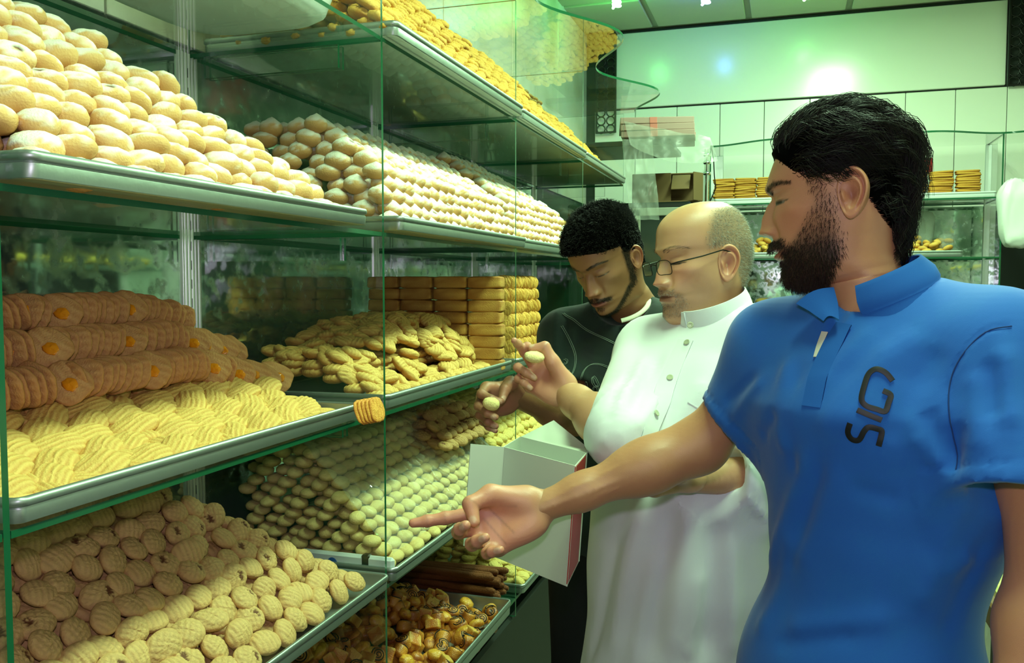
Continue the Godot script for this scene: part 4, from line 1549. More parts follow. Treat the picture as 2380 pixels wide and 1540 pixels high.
# ---------------------------------------------------------------- hands
# a right hand: +y to the fingers, +z out of the palm, +x to the thumb. Each finger: [bend at knuckle, middle, end, spread]; thumb: three directions
func hand(mb: MB, at: Transform3D, fingers: Array, thumb: Array, skin: Callable, cell := 0.0026, size := 1.0) -> Array:
	var base: Array[Vector3] = [Vector3(0.027, 0.088, 0.0), Vector3(0.006, 0.092, -0.002), Vector3(-0.014, 0.087, -0.001), Vector3(-0.031, 0.077, 0.002)]
	var long := [[0.043, 0.026, 0.020], [0.047, 0.030, 0.021], [0.043, 0.028, 0.021], [0.034, 0.021, 0.018]]
	var chains := []
	var lo := Vector3(-0.05, -0.035, -0.03)
	var hi := Vector3(0.06, 0.10, 0.045)
	for k in 4:
		var c: Array[Vector3] = [base[k]]
		var bent := 0.0
		for j in 3:
			bent += deg_to_rad(fingers[k][j])
			var sp := deg_to_rad(fingers[k][3])
			var d := Vector3(sin(sp) * absf(cos(bent)), cos(sp) * cos(bent), sin(bent)).normalized()
			c.append(c[j] + d * long[k][j])
		chains.append(c)
		for p in c:
			lo = lo.min(p - Vector3.ONE * 0.018)
			hi = hi.max(p + Vector3.ONE * 0.018)
	var th: Array[Vector3] = [Vector3(0.022, 0.018, 0.006)]
	for j in 3:
		var d: Vector3 = thumb[j]
		th.append(th[j] + d.normalized() * [0.046, 0.034, 0.026][j])
	for p in th:
		lo = lo.min(p - Vector3.ONE * 0.02)
		hi = hi.max(p + Vector3.ONE * 0.02)
	var f := Field.new(lo, hi, cell)
	f.bone(Vector3(0.004, -0.012, 0), 0.018, Vector3(0.013, 0.016, 0), 0.018, 0.014)
	f.bone(Vector3(-0.004, -0.012, 0), 0.018, Vector3(-0.013, 0.016, 0), 0.018, 0.014)
	for k in 4:
		f.bone(Vector3(base[k].x * 0.55, 0.012, 0.0), 0.0155, base[k] - Vector3(0, 0.004, 0), 0.0125, 0.014)
	f.bone(th[0] + Vector3(-0.004, -0.004, 0.0), 0.018, th[1], 0.0145, 0.016)
	f.ball(Vector3(-0.024, 0.032, 0.007), Vector3(0.015, 0.030, 0.012), Basis.IDENTITY, 0.012)
	f.ball(Vector3(0.002, 0.076, 0.007), Vector3(0.032, 0.011, 0.008), Basis.IDENTITY, 0.010)
	var rad := [[0.0104, 0.0090, 0.0082, 0.0066], [0.0106, 0.0092, 0.0083, 0.0066], [0.0100, 0.0087, 0.0079, 0.0063], [0.0088, 0.0076, 0.0070, 0.0057]]
	for k in 4:
		for j in 3:
			f.bone(chains[k][j], rad[k][j], chains[k][j + 1], rad[k][j + 1], 0.0045 if j else 0.008)
		for j in [1, 2]:
			f.ball(chains[k][j], Vector3.ONE * (rad[k][j] + 0.0001), Basis.IDENTITY, 0.003)
	f.bone(th[1], 0.0138, th[2], 0.0112, 0.008)
	f.bone(th[2], 0.0114, th[3], 0.0080, 0.004)
	var nails := []
	for k in 4:
		var d: Vector3 = (chains[k][3] - chains[k][2]).normalized()
		var total := deg_to_rad(fingers[k][0] + fingers[k][1] + fingers[k][2])
		var up := Vector3(0, sin(total), -cos(total))
		nails.append([chains[k][3] - d * 0.002 + up * 0.0055, d, up, 0.0055])
	var td := (th[3] - th[2]).normalized()
	var tup: Vector3 = thumb[3]
	tup = (tup - td * tup.dot(td)).normalized()
	nails.append([th[3] - td * 0.001 + tup * 0.0066, td, tup, 0.0068])
	var m := MB.new()
	var fing := chains.duplicate()
	fing.append(th)
	f.net(m, func(p: Vector3, n: Vector3) -> Color:
		var c: Color = skin.call(p, n)
		for q in nails:
			var r: Vector3 = p - q[0]
			var dn: float = Vector3(r.dot(q[1]) / 0.0075, r.dot(q[1].cross(q[2])) / q[3], r.dot(q[2]) / 0.005).length()
			if dn < 1.0 and n.dot(q[2]) > 0.2:
				c = c.lerp(lin(214, 176, 150), smoothstep(1.0, 0.7, dn) * 0.75)
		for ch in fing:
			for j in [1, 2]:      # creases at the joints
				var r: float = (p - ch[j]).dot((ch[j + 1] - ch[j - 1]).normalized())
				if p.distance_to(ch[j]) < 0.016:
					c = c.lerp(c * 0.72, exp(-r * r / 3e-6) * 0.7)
		return c)
	mb.join(m, at * Transform3D(Basis.from_scale(Vector3.ONE * size), Vector3.ZERO))
	return [chains, th]


# ---------------------------------------------------------------- heads
# keys from crown to shoulders: front y, front z, back y, back z, half width, how far the front narrows
func head_keys() -> Array:
	return [
		[0.1255, -0.008, 0.1255, -0.012, 0.002, 0.0], [0.1225, 0.022, 0.121, -0.045, 0.033, 0.0], [0.113, 0.049, 0.108, -0.070, 0.052, 0.02],
		[0.098, 0.071, 0.088, -0.087, 0.066, 0.05], [0.080, 0.085, 0.065, -0.096, 0.0735, 0.08], [0.060, 0.0925, 0.045, -0.100, 0.0765, 0.10],
		[0.044, 0.0955, 0.028, -0.101, 0.0770, 0.12], [0.033, 0.0960, 0.016, -0.100, 0.0760, 0.14], [0.022, 0.0900, 0.006, -0.098, 0.0752, 0.14],
		[0.010, 0.0880, -0.006, -0.095, 0.0742, 0.15], [-0.005, 0.0885, -0.018, -0.090, 0.0730, 0.17], [-0.020, 0.0905, -0.032, -0.084, 0.0712, 0.20],
		[-0.034, 0.0950, -0.044, -0.078, 0.0685, 0.23], [-0.046, 0.0990, -0.053, -0.074, 0.0660, 0.25], [-0.0535, 0.0975, -0.060, -0.072, 0.0645, 0.27],
		[-0.061, 0.0985, -0.066, -0.071, 0.0630, 0.29], [-0.072, 0.0920, -0.073, -0.070, 0.0612, 0.32], [-0.084, 0.0945, -0.080, -0.069, 0.0595, 0.35],
		[-0.096, 0.0920, -0.086, -0.069, 0.0580, 0.36], [-0.1045, 0.0820, -0.091, -0.069, 0.0565, 0.34], [-0.108, 0.0660, -0.096, -0.069, 0.0555, 0.28],
		[-0.107, 0.0500, -0.102, -0.069, 0.0550, 0.16], [-0.106, 0.0380, -0.108, -0.070, 0.0550, 0.05], [-0.116, 0.0335, -0.118, -0.072, 0.0550, 0.0],
		[-0.136, 0.0325, -0.135, -0.076, 0.0565, 0.0], [-0.160, 0.0340, -0.155, -0.082, 0.0620, 0.0], [-0.185, 0.0380, -0.172, -0.090, 0.0720, 0.0]]

class Head:
	var p := PackedVector3Array()
	var n := PackedVector3Array()
	var rows: int
	var cols: int
	var f := PackedVector2Array()     # for every point: angle from the front, row share

func make_head(keys: Array, brushes: Array, nose: Dictionary, per := 6, cols := 132) -> Head:
	var hd := Head.new()
	hd.cols = cols
	var ks := keys.size()
	var tab := []
	for k in ks - 1:
		for j in per:
			var t := float(j) / per
			var row := []
			for q in 6:
				row.append(cubic_interpolate(keys[k][q], keys[k + 1][q], keys[maxi(k - 1, 0)][q], keys[mini(k + 2, ks - 1)][q], t))
			tab.append(row)
	tab.append(keys[ks - 1])
	hd.rows = tab.size()
	var flat := PackedFloat32Array()          # the front without lips and chin, for the cheeks
	for r in hd.rows:
		var sum := 0.0
		var n := 0
		for j in range(maxi(r - 16, 0), mini(r + 17, hd.rows)):
			sum += tab[j][1]
			n += 1
		flat.append(lerpf(tab[r][1], sum / n, smoothstep(30, 46, r) * smoothstep(126, 112, r)))
	for r in hd.rows:
		var q: Array = tab[r]
		var zf: float = flat[r]
		var extra: float = q[1] - zf
		var z0: float = (zf + q[3]) / 2
		var d: float = (zf - q[3]) / 2
		for c in cols:
			var u := float(c) / cols
			var a := TAU * u - 0.72 * sin(TAU * u)
			var co := cos(a)
			var si := sin(a)
			var narrow: float = 1.0 - q[5] * smoothstep(-0.2, 1.0, co)
			var x: float = q[4] * narrow * signf(si) * pow(absf(si), 0.86)
			var t := (1.0 - co) / 2
			var y: float = lerpf(q[0], q[2], smoothstep(0.0, 1.0, t))
			var pt := Vector3(x, y, z0 + d * co + extra * exp(-pow(x / 0.030, 2.0)) * smoothstep(0.0, 0.3, co))
			# the nose
			if co > 0 and absf(x) < 0.03:
				var ny: float = (y - nose.y0) / (nose.y1 - nose.y0)      # 0 at the root, 1 under the tip
				if ny > 0 and ny < 1.0:
					var hgt: float = nose.high * (smoothstep(0.0, 0.82, ny) * (0.35 + 0.65 * ny)) * smoothstep(1.0, nose.get("under", 0.84), ny) + nose.get("bridge", 0.004) * smoothstep(0.0, 0.25, ny) * smoothstep(0.75, 0.4, ny)
					var wid: float = lerpf(nose.w0, nose.w1, smoothstep(0.25, 0.85, ny))
					var g := x / wid
					pt.z += hgt * exp(-g * g * (1.0 + 0.6 * g * g))
			hd.p.append(pt)
			hd.f.append(Vector2(a, float(r) / hd.rows))
	for b in brushes:
		var rad: Vector3 = b[1]
		var big := maxf(rad.x, maxf(rad.y, rad.z)) * 2.0
		for s in [1.0, -1.0]:
			if s < 0 and (b.size() > 3 and b[3] == 0):
				continue
			var c: Vector3 = b[0] * Vector3(s, 1, 1)
			var push: Vector3 = b[2] * Vector3(s, 1, 1)
			for k in hd.p.size():
				var r := hd.p[k] - c
				if absf(r.x) > big or absf(r.y) > big or absf(r.z) > big:
					continue
				r /= rad
				var w := exp(-r.length_squared())
				if w > 0.01:
					hd.p[k] += push * w
	var mb := MB.new()
	mb.grid(hd.p, hd.rows, cols, true)
	hd.n = mb.normals()
	return hd

func face_brushes() -> Array:     # mirrored left and right unless the fourth is 0
	return [
		[Vector3(0.033, 0.021, 0.090), Vector3(0.018, 0.0105, 0.03), Vector3(0.0, 0, -0.0085)],        # eye sockets
		[Vector3(0.032, 0.0155, 0.085), Vector3(0.0125, 0.0075, 0.03), Vector3(0, 0, 0.0052)],         # lids over the balls
		[Vector3(0.030, 0.0365, 0.09), Vector3(0.020, 0.0065, 0.03), Vector3(0, -0.001, 0.0038)],      # brows
		[Vector3(0.014, 0.010, 0.09), Vector3(0.006, 0.008, 0.02), Vector3(0, 0, -0.003)],             # inner corners
		[Vector3(0.052, -0.006, 0.06), Vector3(0.022, 0.014, 0.03), Vector3(0.0025, 0.001, 0.0045)],   # cheekbones
		[Vector3(0.050, -0.048, 0.045), Vector3(0.02, 0.02, 0.03), Vector3(-0.0035, 0, -0.002)],       # hollow cheeks
		[Vector3(0.0155, -0.0275, 0.100), Vector3(0.0062, 0.0068, 0.012), Vector3(0.0034, 0.0, 0.0062)],   # wings of the nose
		[Vector3(0.0225, -0.030, 0.093), Vector3(0.0045, 0.010, 0.012), Vector3(0, 0, -0.0030)],       # crease beside them
		[Vector3(0.0068, -0.0355, 0.110), Vector3(0.0042, 0.0028, 0.009), Vector3(0, 0.0045, -0.002)],  # nostrils
		[Vector3(0.0285, -0.054, 0.085), Vector3(0.006, 0.006, 0.02), Vector3(0, 0, -0.0034)],         # mouth corners
		[Vector3(0.0, -0.0536, 0.098), Vector3(0.021, 0.0016, 0.02), Vector3(0, 0, -0.0045), 0],       # between the lips
		[Vector3(0.009, -0.0478, 0.098), Vector3(0.010, 0.0030, 0.02), Vector3(0, 0, 0.0022)],         # upper lip
		[Vector3(0.0, -0.0605, 0.098), Vector3(0.016, 0.0038, 0.02), Vector3(0, 0, 0.0030), 0],        # lower lip
		[Vector3(0.0, -0.040, 0.098), Vector3(0.0028, 0.006, 0.02), Vector3(0, 0, -0.0014), 0],        # philtrum
		[Vector3(0.031, -0.026, 0.085), Vector3(0.006, 0.014, 0.02), Vector3(0, 0, 0.0014)],           # smile folds
		[Vector3(0.0, -0.088, 0.09), Vector3(0.016, 0.012, 0.02), Vector3(0, 0, 0.0030), 0],           # chin
		[Vector3(0.030, 0.0085, 0.086), Vector3(0.014, 0.0014, 0.02), Vector3(0, 0, -0.0016)],         # lid line
		[Vector3(0.031, 0.0225, 0.086), Vector3(0.014, 0.0014, 0.02), Vector3(0, 0, -0.0014)],         # crease above the lid
	]

# an ear in its own plane: +y up, +x backwards, +z outwards
func ear(mb: MB, at: Transform3D, tall: float, skin: Color, inner: Color) -> void:
	var p := PackedVector3Array()
	var cc := PackedColorArray()
	var nr := 22
	var na := 56
	for r in nr + 1:
		var t := float(r) / nr * 1.22
		for k in na:
			var a := TAU * k / na
			var co := cos(a)
			var si := sin(a)
			var ex: float = 0.285 * co * (1.0 + 0.22 * si) * (1.0 - 0.10 * smoothstep(0.4, -0.4, co) * absf(si))
			var ey: float = 0.5 * si - 0.05 * co * si
			var tt := minf(t, 1.0)
			var lobe := smoothstep(-0.55, -0.95, si)
			var front := smoothstep(-0.55, -0.92, co)
			var h := 0.0
			h += 0.060 * exp(-pow((t - 0.91) / 0.075, 2.0)) * (1.0 - 0.8 * lobe) * (1.0 - 0.75 * front)     # helix
			h -= 0.030 * exp(-pow((t - 0.76) / 0.06, 2.0)) * (1.0 - lobe) * (1.0 - front)                     # groove inside it
			h += 0.045 * exp(-pow((t - 0.58) / 0.085, 2.0)) * smoothstep(-0.75, -0.2, co) * (1.0 - 0.5 * lobe)   # antihelix
			h -= 0.085 * exp(-pow(t / 0.34, 2.0))                                                             # concha
			h += 0.055 * front * exp(-pow((t - 0.55) / 0.15, 2.0)) * smoothstep(0.45, 0.1, absf(si + 0.12))   # tragus
			h += 0.035 * lobe * exp(-pow((t - 0.78) / 0.2, 2.0))
			if t > 1.0:
				h -= (t - 1.0) * 1.3
				tt = 1.0 - (t - 1.0) * 0.5
			var centre := Vector2(-0.02, -0.06) * (1.0 - tt)
			p.append(at * (Vector3(ex * tt + centre.x, ey * tt + centre.y, h) * tall))
			cc.append(skin.lerp(inner, clampf(0.75 * exp(-pow(t / 0.42, 2.0)) + 0.35 * exp(-pow((t - 0.76) / 0.07, 2.0)) * (1.0 - lobe), 0, 1)))
	mb.grid(p, nr + 1, na, true, cc)

# a hair: a thin tapering tube
func hair_tube(mb: MB, path: PackedVector3Array, r: float, col: Color) -> void:
	var n := path.size()
	var s := mb.v.size()
	var x := Vector3.ZERO
	for k in n:
		var d := (path[mini(k + 1, n - 1)] - path[maxi(k - 1, 0)]).normalized()
		if k == 0:
			x = d.cross(Vector3(0.31, 0.83, 0.46)).normalized()
		else:
			x = (x - d * x.dot(d)).normalized()
		var y := d.cross(x)
		var w := r * (1.0 - 0.75 * float(k) / (n - 1))
		mb.add(path[k] + x * w, col)
		mb.add(path[k] - x * w * 0.5 + y * w * 0.87, col)
		mb.add(path[k] - x * w * 0.5 - y * w * 0.87, col)
	for k in n - 1:
		for j in 3:
			var a := s + k * 3 + j
			var b := s + k * 3 + (j + 1) % 3
			mb.tri(a, a + 3, b)
			mb.tri(b, a + 3, b + 3)
	mb.tinted = true

func facing_basis(at: Vector3, away: float, pitch: float, roll := 0.0) -> Basis:     # away: degrees turned to the viewer's left from looking at the camera
	var to := EYE - at
	to.y = 0
	to = to.normalized()
	var right := Vector3.UP.cross(to)
	var z := to * cos(deg_to_rad(away)) - right * sin(deg_to_rad(away))
	var b := Basis(Vector3.UP.cross(z), Vector3.UP, z)
	return b * Basis(Vector3.RIGHT, deg_to_rad(pitch)) * Basis(Vector3.BACK, deg_to_rad(roll))


# ---------------------------------------------------------------- cloth details laid on a field
func hit(f: Field, px: float, py: float, from := 0.6, to := 2.6, folds: Folds = null, lift := 0.0012) -> Vector3:     # where a sight line meets the cloth
	var d := (spot(px, py, 1.0) - EYE)
	var t := from
	while t < to:
		var p := EYE + d * t
		var v := f.value(p)
		if v < 0.0:
			var a := t - 0.01
			for k in 14:
				var m := (a + t) / 2
				if f.value(EYE + d * m) < 0.0: t = m
				else: a = m
			p = EYE + d * t
			var n := f.slope(p)
			return p + n * (lift + (folds.at(p) if folds else 0.0))
		t += clampf(v * 0.7, 0.002, 0.02)
	return EYE + d * to

func on_cloth(f: Field, px: Array, folds: Folds, lift := 0.0012, from := 0.6) -> PackedVector3Array:     # a smooth line through frame points, [x, y, x, y, ...]
	var c := Curve2D.new()
	for k in range(0, px.size(), 2):
		c.add_point(Vector2(px[k], px[k + 1]))
	var out := PackedVector3Array()
	for k in range(px.size() / 2 - 1):
		for j in 5:
			var t := j / 5.0
			var a := Vector2(px[maxi(2 * k - 2, 0)], px[maxi(2 * k - 1, 1)])
			var b := Vector2(px[2 * k], px[2 * k + 1])
			var d := Vector2(px[2 * k + 2], px[2 * k + 3])
			var e := Vector2(px[mini(2 * k + 4, px.size() - 2)], px[mini(2 * k + 5, px.size() - 1)])
			var q := b.cubic_interpolate(d, a, e, t)
			out.append(hit(f, q.x, q.y, from, 2.6, folds, lift))
	out.append(hit(f, px[px.size() - 2], px[px.size() - 1], from, 2.6, folds, lift))
	return out

func ribbon(mb: MB, f: Field, path: PackedVector3Array, wide: float, thick := 0.0012) -> void:      # a flat band along a line on the cloth, with thickness
	var p := PackedVector3Array()
	var n := path.size()
	for k in n:
		var d := (path[mini(k + 1, n - 1)] - path[maxi(k - 1, 0)]).normalized()
		var up := f.slope(path[k])
		var s := d.cross(up).normalized() * wide / 2
		for q in [s - up * thick, s * 0.96 + up * thick * 0.5, -s * 0.96 + up * thick * 0.5, -s - up * thick]:
			p.append(path[k] + q)
	mb.grid(p, n, 4, true)
	mb.cap(p.slice(0, 4), path[0] - path[1])
	mb.cap(p.slice((n - 1) * 4), path[n - 1] - path[n - 2])

func cloth(called: String, rough := 0.9, rim := 0.25) -> StandardMaterial3D:
	var m := mat(called, Color.WHITE, rough)
	m.vertex_color_use_as_albedo = true
	m.rim_enabled = true
	m.rim = rim
	relief(m, M.fine_texture, 0.012, 70.0)
	return m

func skin_material(called: String, rough: float) -> StandardMaterial3D:
	var m := mat(called, Color.WHITE, rough)
	m.vertex_color_use_as_albedo = true
	m.subsurf_scatter_enabled = true
	m.subsurf_scatter_strength = 0.08
	relief(m, M.fine_texture, 0.02, 60.0)
	return m

func build_people() -> void:
	mat("scalp_hair", Color(0.012, 0.011, 0.010), 0.95, 0.0, 0.1)
	var hm := mat("hair", Color.WHITE, 0.5, 0.0, 0.35)
	hm.vertex_color_use_as_albedo = true
	man_in_blue()
	man_in_white()
	man_in_black()

# the pieces every head needs; look(p, n) paints it
func put_head(mb: MB, hd: Head, at: Transform3D, look: Callable, ear_at: Vector3, ear_tall: float, skin: Color, inner: Color, ear_out := 0.42) -> void:
	var cc := PackedColorArray()
	var p := PackedVector3Array()
	for k in hd.p.size():
		cc.append(look.call(hd.p[k], hd.n[k]))
		p.append(at * hd.p[k])
	mb.grid(p, hd.rows, hd.cols, true, cc)
	for s in [1.0, -1.0]:
		var b := Basis(Vector3(0, 0, -1), Vector3(0, 1, 0), Vector3(1, 0, 0))       # back, up, out for the left ear
		b = Basis(Vector3.UP, -ear_out) * Basis(Vector3.RIGHT, -0.16) * b
		var e := Transform3D(b, ear_at)
		if s < 0:
			e = Transform3D(Basis.from_scale(Vector3(-1, 1, 1)), Vector3.ZERO) * e
		ear(mb, at * e, ear_tall, skin, inner)

func eye_paint(c: Color, p: Vector3, open: float, dark: Color) -> Color:      # the gap between the lids of lowered eyes, lashes along it
	var u := (absf(p.x) - 0.0315) / 0.0145
	if absf(u) > 1.25 or p.z < 0.05 or absf(p.y - 0.010) > 0.016:
		return c
	var low := 0.0062 + 0.0028 * u * u
	var up := low + open * maxf(0.0, 1.0 - u * u)
	var y := p.y
	if absf(u) < 1.0 and y > low and y < up:
		var iris := absf(absf(p.x) - 0.0310) < 0.0068
		return lin(30, 20, 15) if iris else lin(112, 98, 86)
	var near := exp(-pow((y - up - 0.0006) / 0.0011, 2.0)) * smoothstep(1.2, 0.9, absf(u))
	return c.lerp(dark, clampf(near, 0, 1))

func scatter(hd: Head, count: int, mask: Callable, each: Callable) -> void:      # visits random points of a head, more where the mask is higher
	var got := 0
	var tries := 0
	var n := hd.p.size()
	while got < count and tries < count * 40:
		tries += 1
		var k := rng.randi() % n
		var c := k % hd.cols
		var r := k / hd.cols
		if r >= hd.rows - 1:
			continue
		var m: float = mask.call(hd.p[k])
		# points crowd at the face: thin them by the size of their cell
		var cell := hd.p[k].distance_to(hd.p[r * hd.cols + (c + 1) % hd.cols]) * hd.p[k].distance_to(hd.p[k + hd.cols])
		if rng.randf() > m * minf(1.0, cell / 1.2e-5):
			continue
		var q := hd.p[k].lerp(hd.p[r * hd.cols + (c + 1) % hd.cols], rng.randf()).lerp(hd.p[k + hd.cols], rng.randf() * 0.5)
		each.call(q, hd.n[k])
		got += 1

func brows(mb: MB, hd: Head, at: Transform3D, count: int, thick: float, col: Color, up := 0.0) -> void:
	scatter(hd, count, func(p: Vector3) -> float:
		var u: float = (absf(p.x) - 0.012) / 0.040
		if p.z < 0.04 or u < 0.0 or u > 1.0: return 0.0
		var mid := 0.0345 + up + 0.009 * sin(u * 2.3) - 0.004 * u * u
		return smoothstep(thick, thick * 0.5, absf(p.y - mid) / (1.0 - 0.55 * u)) * 0.9,
		func(p: Vector3, n: Vector3) -> void:
			var s := signf(p.x)
			var d := Vector3(s * 0.9, 0.35 - 8.0 * (absf(p.x) - 0.02), -0.3).normalized()
			var path := PackedVector3Array()
			for j in 3:
				path.append(at * (p + d * 0.0045 * j + n * (0.0006 + 0.0008 * j)))
			hair_tube(mb, path, 0.00035, col))

# ---------------------------------------------------------------- the man in the blue shirt
func man_in_blue() -> void:
	var o := thing("person", "bearded man in a blue polo shirt pointing with his outstretched arm", "person", Vector3.ZERO)
	var skin := skin_material("tanned_skin", 0.42)
	var sk := lin(188, 134, 98)
	var head_at := spot(1968, 450, 1.07)
	var hb := facing_basis(head_at, 87.0, 9.0, 2.0)
	head_at -= hb.x * 0.074
	var at := Transform3D(hb, head_at)
	var sr := spot(1800, 825, 1.25)
	var sl := spot(2335, 830, 1.02)
	var el := spot(1622, 1040, 1.31)
	var wr := spot(1252, 1180, 1.31)
	var neck := spot(2045, 715, 1.12)
	var pel := spot(1990, 1600, 1.16)
	var across := (sl - sr).normalized()
	var spine := (neck - pel).normalized()
	var fwd := across.cross(spine).normalized()

	# head
	var keys := head_keys()
	for k in keys.size():
		if keys[k][0] > 0.03: keys[k][0] = 0.03 + (keys[k][0] - 0.03) * 0.90
		if keys[k][2] > 0.03: keys[k][2] = 0.03 + (keys[k][2] - 0.03) * 0.90
		keys[k][3] *= 0.82
		if keys[k][0] < -0.06 and k < 21: keys[k][0] = -0.06 + (keys[k][0] + 0.06) * 0.86
		if k < 8: keys[k][1] -= [0.0, 0.008, 0.012, 0.012, 0.010, 0.007, 0.003, 0.0][k]
		if k > 12: keys[k][1] -= 0.014 * smoothstep(12, 20, k)
	for k in range(22, 27):
		keys[k][1] += 0.016
	var br := face_brushes()
	br[2] = [Vector3(0.030, 0.0285, 0.09), Vector3(0.020, 0.0065, 0.03), Vector3(0, -0.001, 0.0045)]
	br.append([Vector3(0.024, -0.010, 0.082), Vector3(0.010, 0.016, 0.02), Vector3(0, 0, 0.0045)])
	br.append([Vector3(0.0, -0.100, 0.075), Vector3(0.034, 0.026, 0.035), Vector3(0, -0.006, 0.006), 0])      # the mass of the beard
	br.append([Vector3(0.045, -0.070, 0.05), Vector3(0.022, 0.035, 0.035), Vector3(0.005, -0.003, 0.003)])
	br.append([Vector3(0.0, -0.0445, 0.10), Vector3(0.020, 0.006, 0.02), Vector3(0, -0.001, 0.004), 0])
	var hd := make_head(keys, br, {y0 = 0.022, y1 = -0.034, high = 0.025, w0 = 0.0125, w1 = 0.0165, bridge = 0.008, under = 0.80})
	var beard := func(p: Vector3) -> float:
		var x := absf(p.x)
		var line := lerpf(0.012, -0.046, smoothstep(0.02, 0.086, p.z + 0.12 * (0.05 - x)))
		var m := smoothstep(0.004, -0.014, p.y - line) * smoothstep(0.004, 0.030, p.z + 0.25 * maxf(0.0, -0.06 - p.y)) * smoothstep(-0.128, -0.114, p.y) * smoothstep(-0.007, 0.007, p.y + 0.073 + 1.4 * (p.z - 0.016))
		m = maxf(m, smoothstep(-0.035, -0.039, p.y) * smoothstep(-0.0525, -0.049, p.y) * smoothstep(0.036, 0.028, x) * smoothstep(0.07, 0.08, p.z))     # moustache
		if x < 0.024 and p.y > -0.066 and p.y < -0.050 and p.z > 0.08:
			m *= smoothstep(0.018, 0.025, x)
		# sideburn
		m = maxf(m, smoothstep(0.013, 0.005, absf(p.z - 0.030 - 0.2 * maxf(0.0, p.y))) * smoothstep(-0.06, -0.03, p.y) * smoothstep(0.055, 0.04, p.y) * 0.8)
		return clampf(m, 0, 1)
	var look := func(p: Vector3, n: Vector3) -> Color:
		var c := sk.lerp(lin(204, 146, 106), clampf(lump(p, 500.0) + 0.3, 0, 1) * 0.5)
		c = c.lerp(lin(196, 124, 96), 0.5 * exp(-(p - Vector3(signf(p.x) * 0.045, -0.012, 0.07)).length_squared() / 0.0006))
		c = c.lerp(lin(200, 120, 92), 0.5 * exp(-(p - Vector3(0, -0.024, 0.118)).length_squared() / 0.0004))
		var x := absf(p.x)
		if p.z > 0.075 and p.y < -0.044 and p.y > -0.067 and x < 0.027:
			c = c.lerp(lin(158, 92, 74), smoothstep(0.012, 0.007, absf(p.y + 0.0555)) * smoothstep(0.027, 0.02, x))
		c = c.lerp(lin(40, 26, 20), 0.8 * exp(-(Vector3(x, p.y, p.z) - Vector3(0.0068, -0.0365, 0.112)).length_squared() / 1.2e-5))
		c = c.lerp(lin(40, 29, 22), beard.call(p) * lerpf(0.35, 0.9, smoothstep(-0.015, -0.07, p.y - 0.35 * maxf(0.0, p.z - 0.06))))
		var u := (x - 0.012) / 0.040
		if p.z > 0.04 and u > 0 and u < 1:
			c = c.lerp(lin(38, 27, 21), 0.85 * smoothstep(0.0072, 0.002, absf(p.y - (0.0265 + 0.009 * sin(u * 2.3) - 0.004 * u * u)) / (1.0 - 0.5 * u)))
		return eye_paint(c, p, 0.0046, lin(24, 18, 15))
	var body := MB.new()
	put_head(body, hd, at, look, Vector3(0.0795, 0.000, -0.006), 0.066, lin(192, 132, 98), lin(150, 86, 66), 0.35)

	# arms and hand in one skin
	var paint := func(p: Vector3, n: Vector3) -> Color:
		var c := sk.lerp(lin(172, 118, 82), clampf(0.4 + lump(p, 400.0), 0, 1) * 0.6)
		return c
	var f := Field.new(sr.min(wr).min(el) - Vector3.ONE * 0.1, sr.max(wr).max(el) + Vector3.ONE * 0.1, 0.0045)
	f.bone(sr, 0.042, el, 0.035, 0.02)
	var fore := (wr - el).normalized()
	f.bone(el - fore * 0.01, 0.035, el.lerp(wr, 0.32), 0.0365, 0.03)
	f.bone(el.lerp(wr, 0.30), 0.0360, el.lerp(wr, 0.74), 0.0262, 0.03)
	f.bone(el.lerp(wr, 0.72), 0.0262, wr + fore * 0.012, 0.0225, 0.02)
	var up0 := (Vector3.UP - fore * fore.dot(Vector3.UP)).normalized()
	f.bone(el.lerp(wr, 0.02) + up0 * 0.008, 0.028, el.lerp(wr, 0.42) + up0 * 0.004, 0.024, 0.03)
	# tendons and veins
	var vein := Folds.new()
	var toc := (EYE - wr).normalized()
	for q in [[0.45, 0.02, 1.0, 0.004], [0.5, -0.004, 1.02, -0.004], [0.2, 0.018, 0.62, 0.012], [0.3, -0.018, 0.8, -0.010]]:
		vein.add(el.lerp(wr, q[0]) + up0 * q[1] + toc * 0.034, el.lerp(wr, q[2]) + up0 * q[3] + toc * 0.022, 0.004, 0.0016)
	f.net(body, paint, func(p: Vector3, _n: Vector3) -> float: return vein.at(p))
	# hand: fingers to the viewer's left, palm to the viewer, thumb up
	var hy := (spot(1088, 1246, 1.30) - wr).normalized()
	var hz := ((EYE - wr).normalized() + Vector3(0, 0.10, 0))
	hz = (hz - hy * hz.dot(hy)).normalized()
	var hx := hy.cross(hz).normalized()
	var palm := func(p: Vector3, n: Vector3) -> Color:
		var c := sk.lerp(lin(206, 138, 112), smoothstep(-0.2, 0.7, n.z) * smoothstep(-0.02, 0.03, p.y) * 0.9)
		c = c.lerp(lin(204, 128, 104), 0.4 * smoothstep(0.11, 0.16, p.y))
		# the lines of the palm
		for q in [[Vector3(0.026, 0.062, 0.012), Vector3(0.012, 0.03, 0.02), 0], [Vector3(-0.03, 0.062, 0.01), Vector3(0.012, 0.078, 0.01), 0], [Vector3(0.024, 0.066, 0.01), Vector3(-0.02, 0.046, 0.015), 0]]:
			var ab: Vector3 = q[1] - q[0]
			var t := clampf((p - q[0]).dot(ab) / ab.length_squared(), 0, 1)
			var d: Vector3 = p - q[0] - ab * t
			c = c.lerp(c * 0.7, exp(-(d.x * d.x + d.y * d.y) / 2.5e-6) * smoothstep(0.0, 0.5, n.z))
		return c
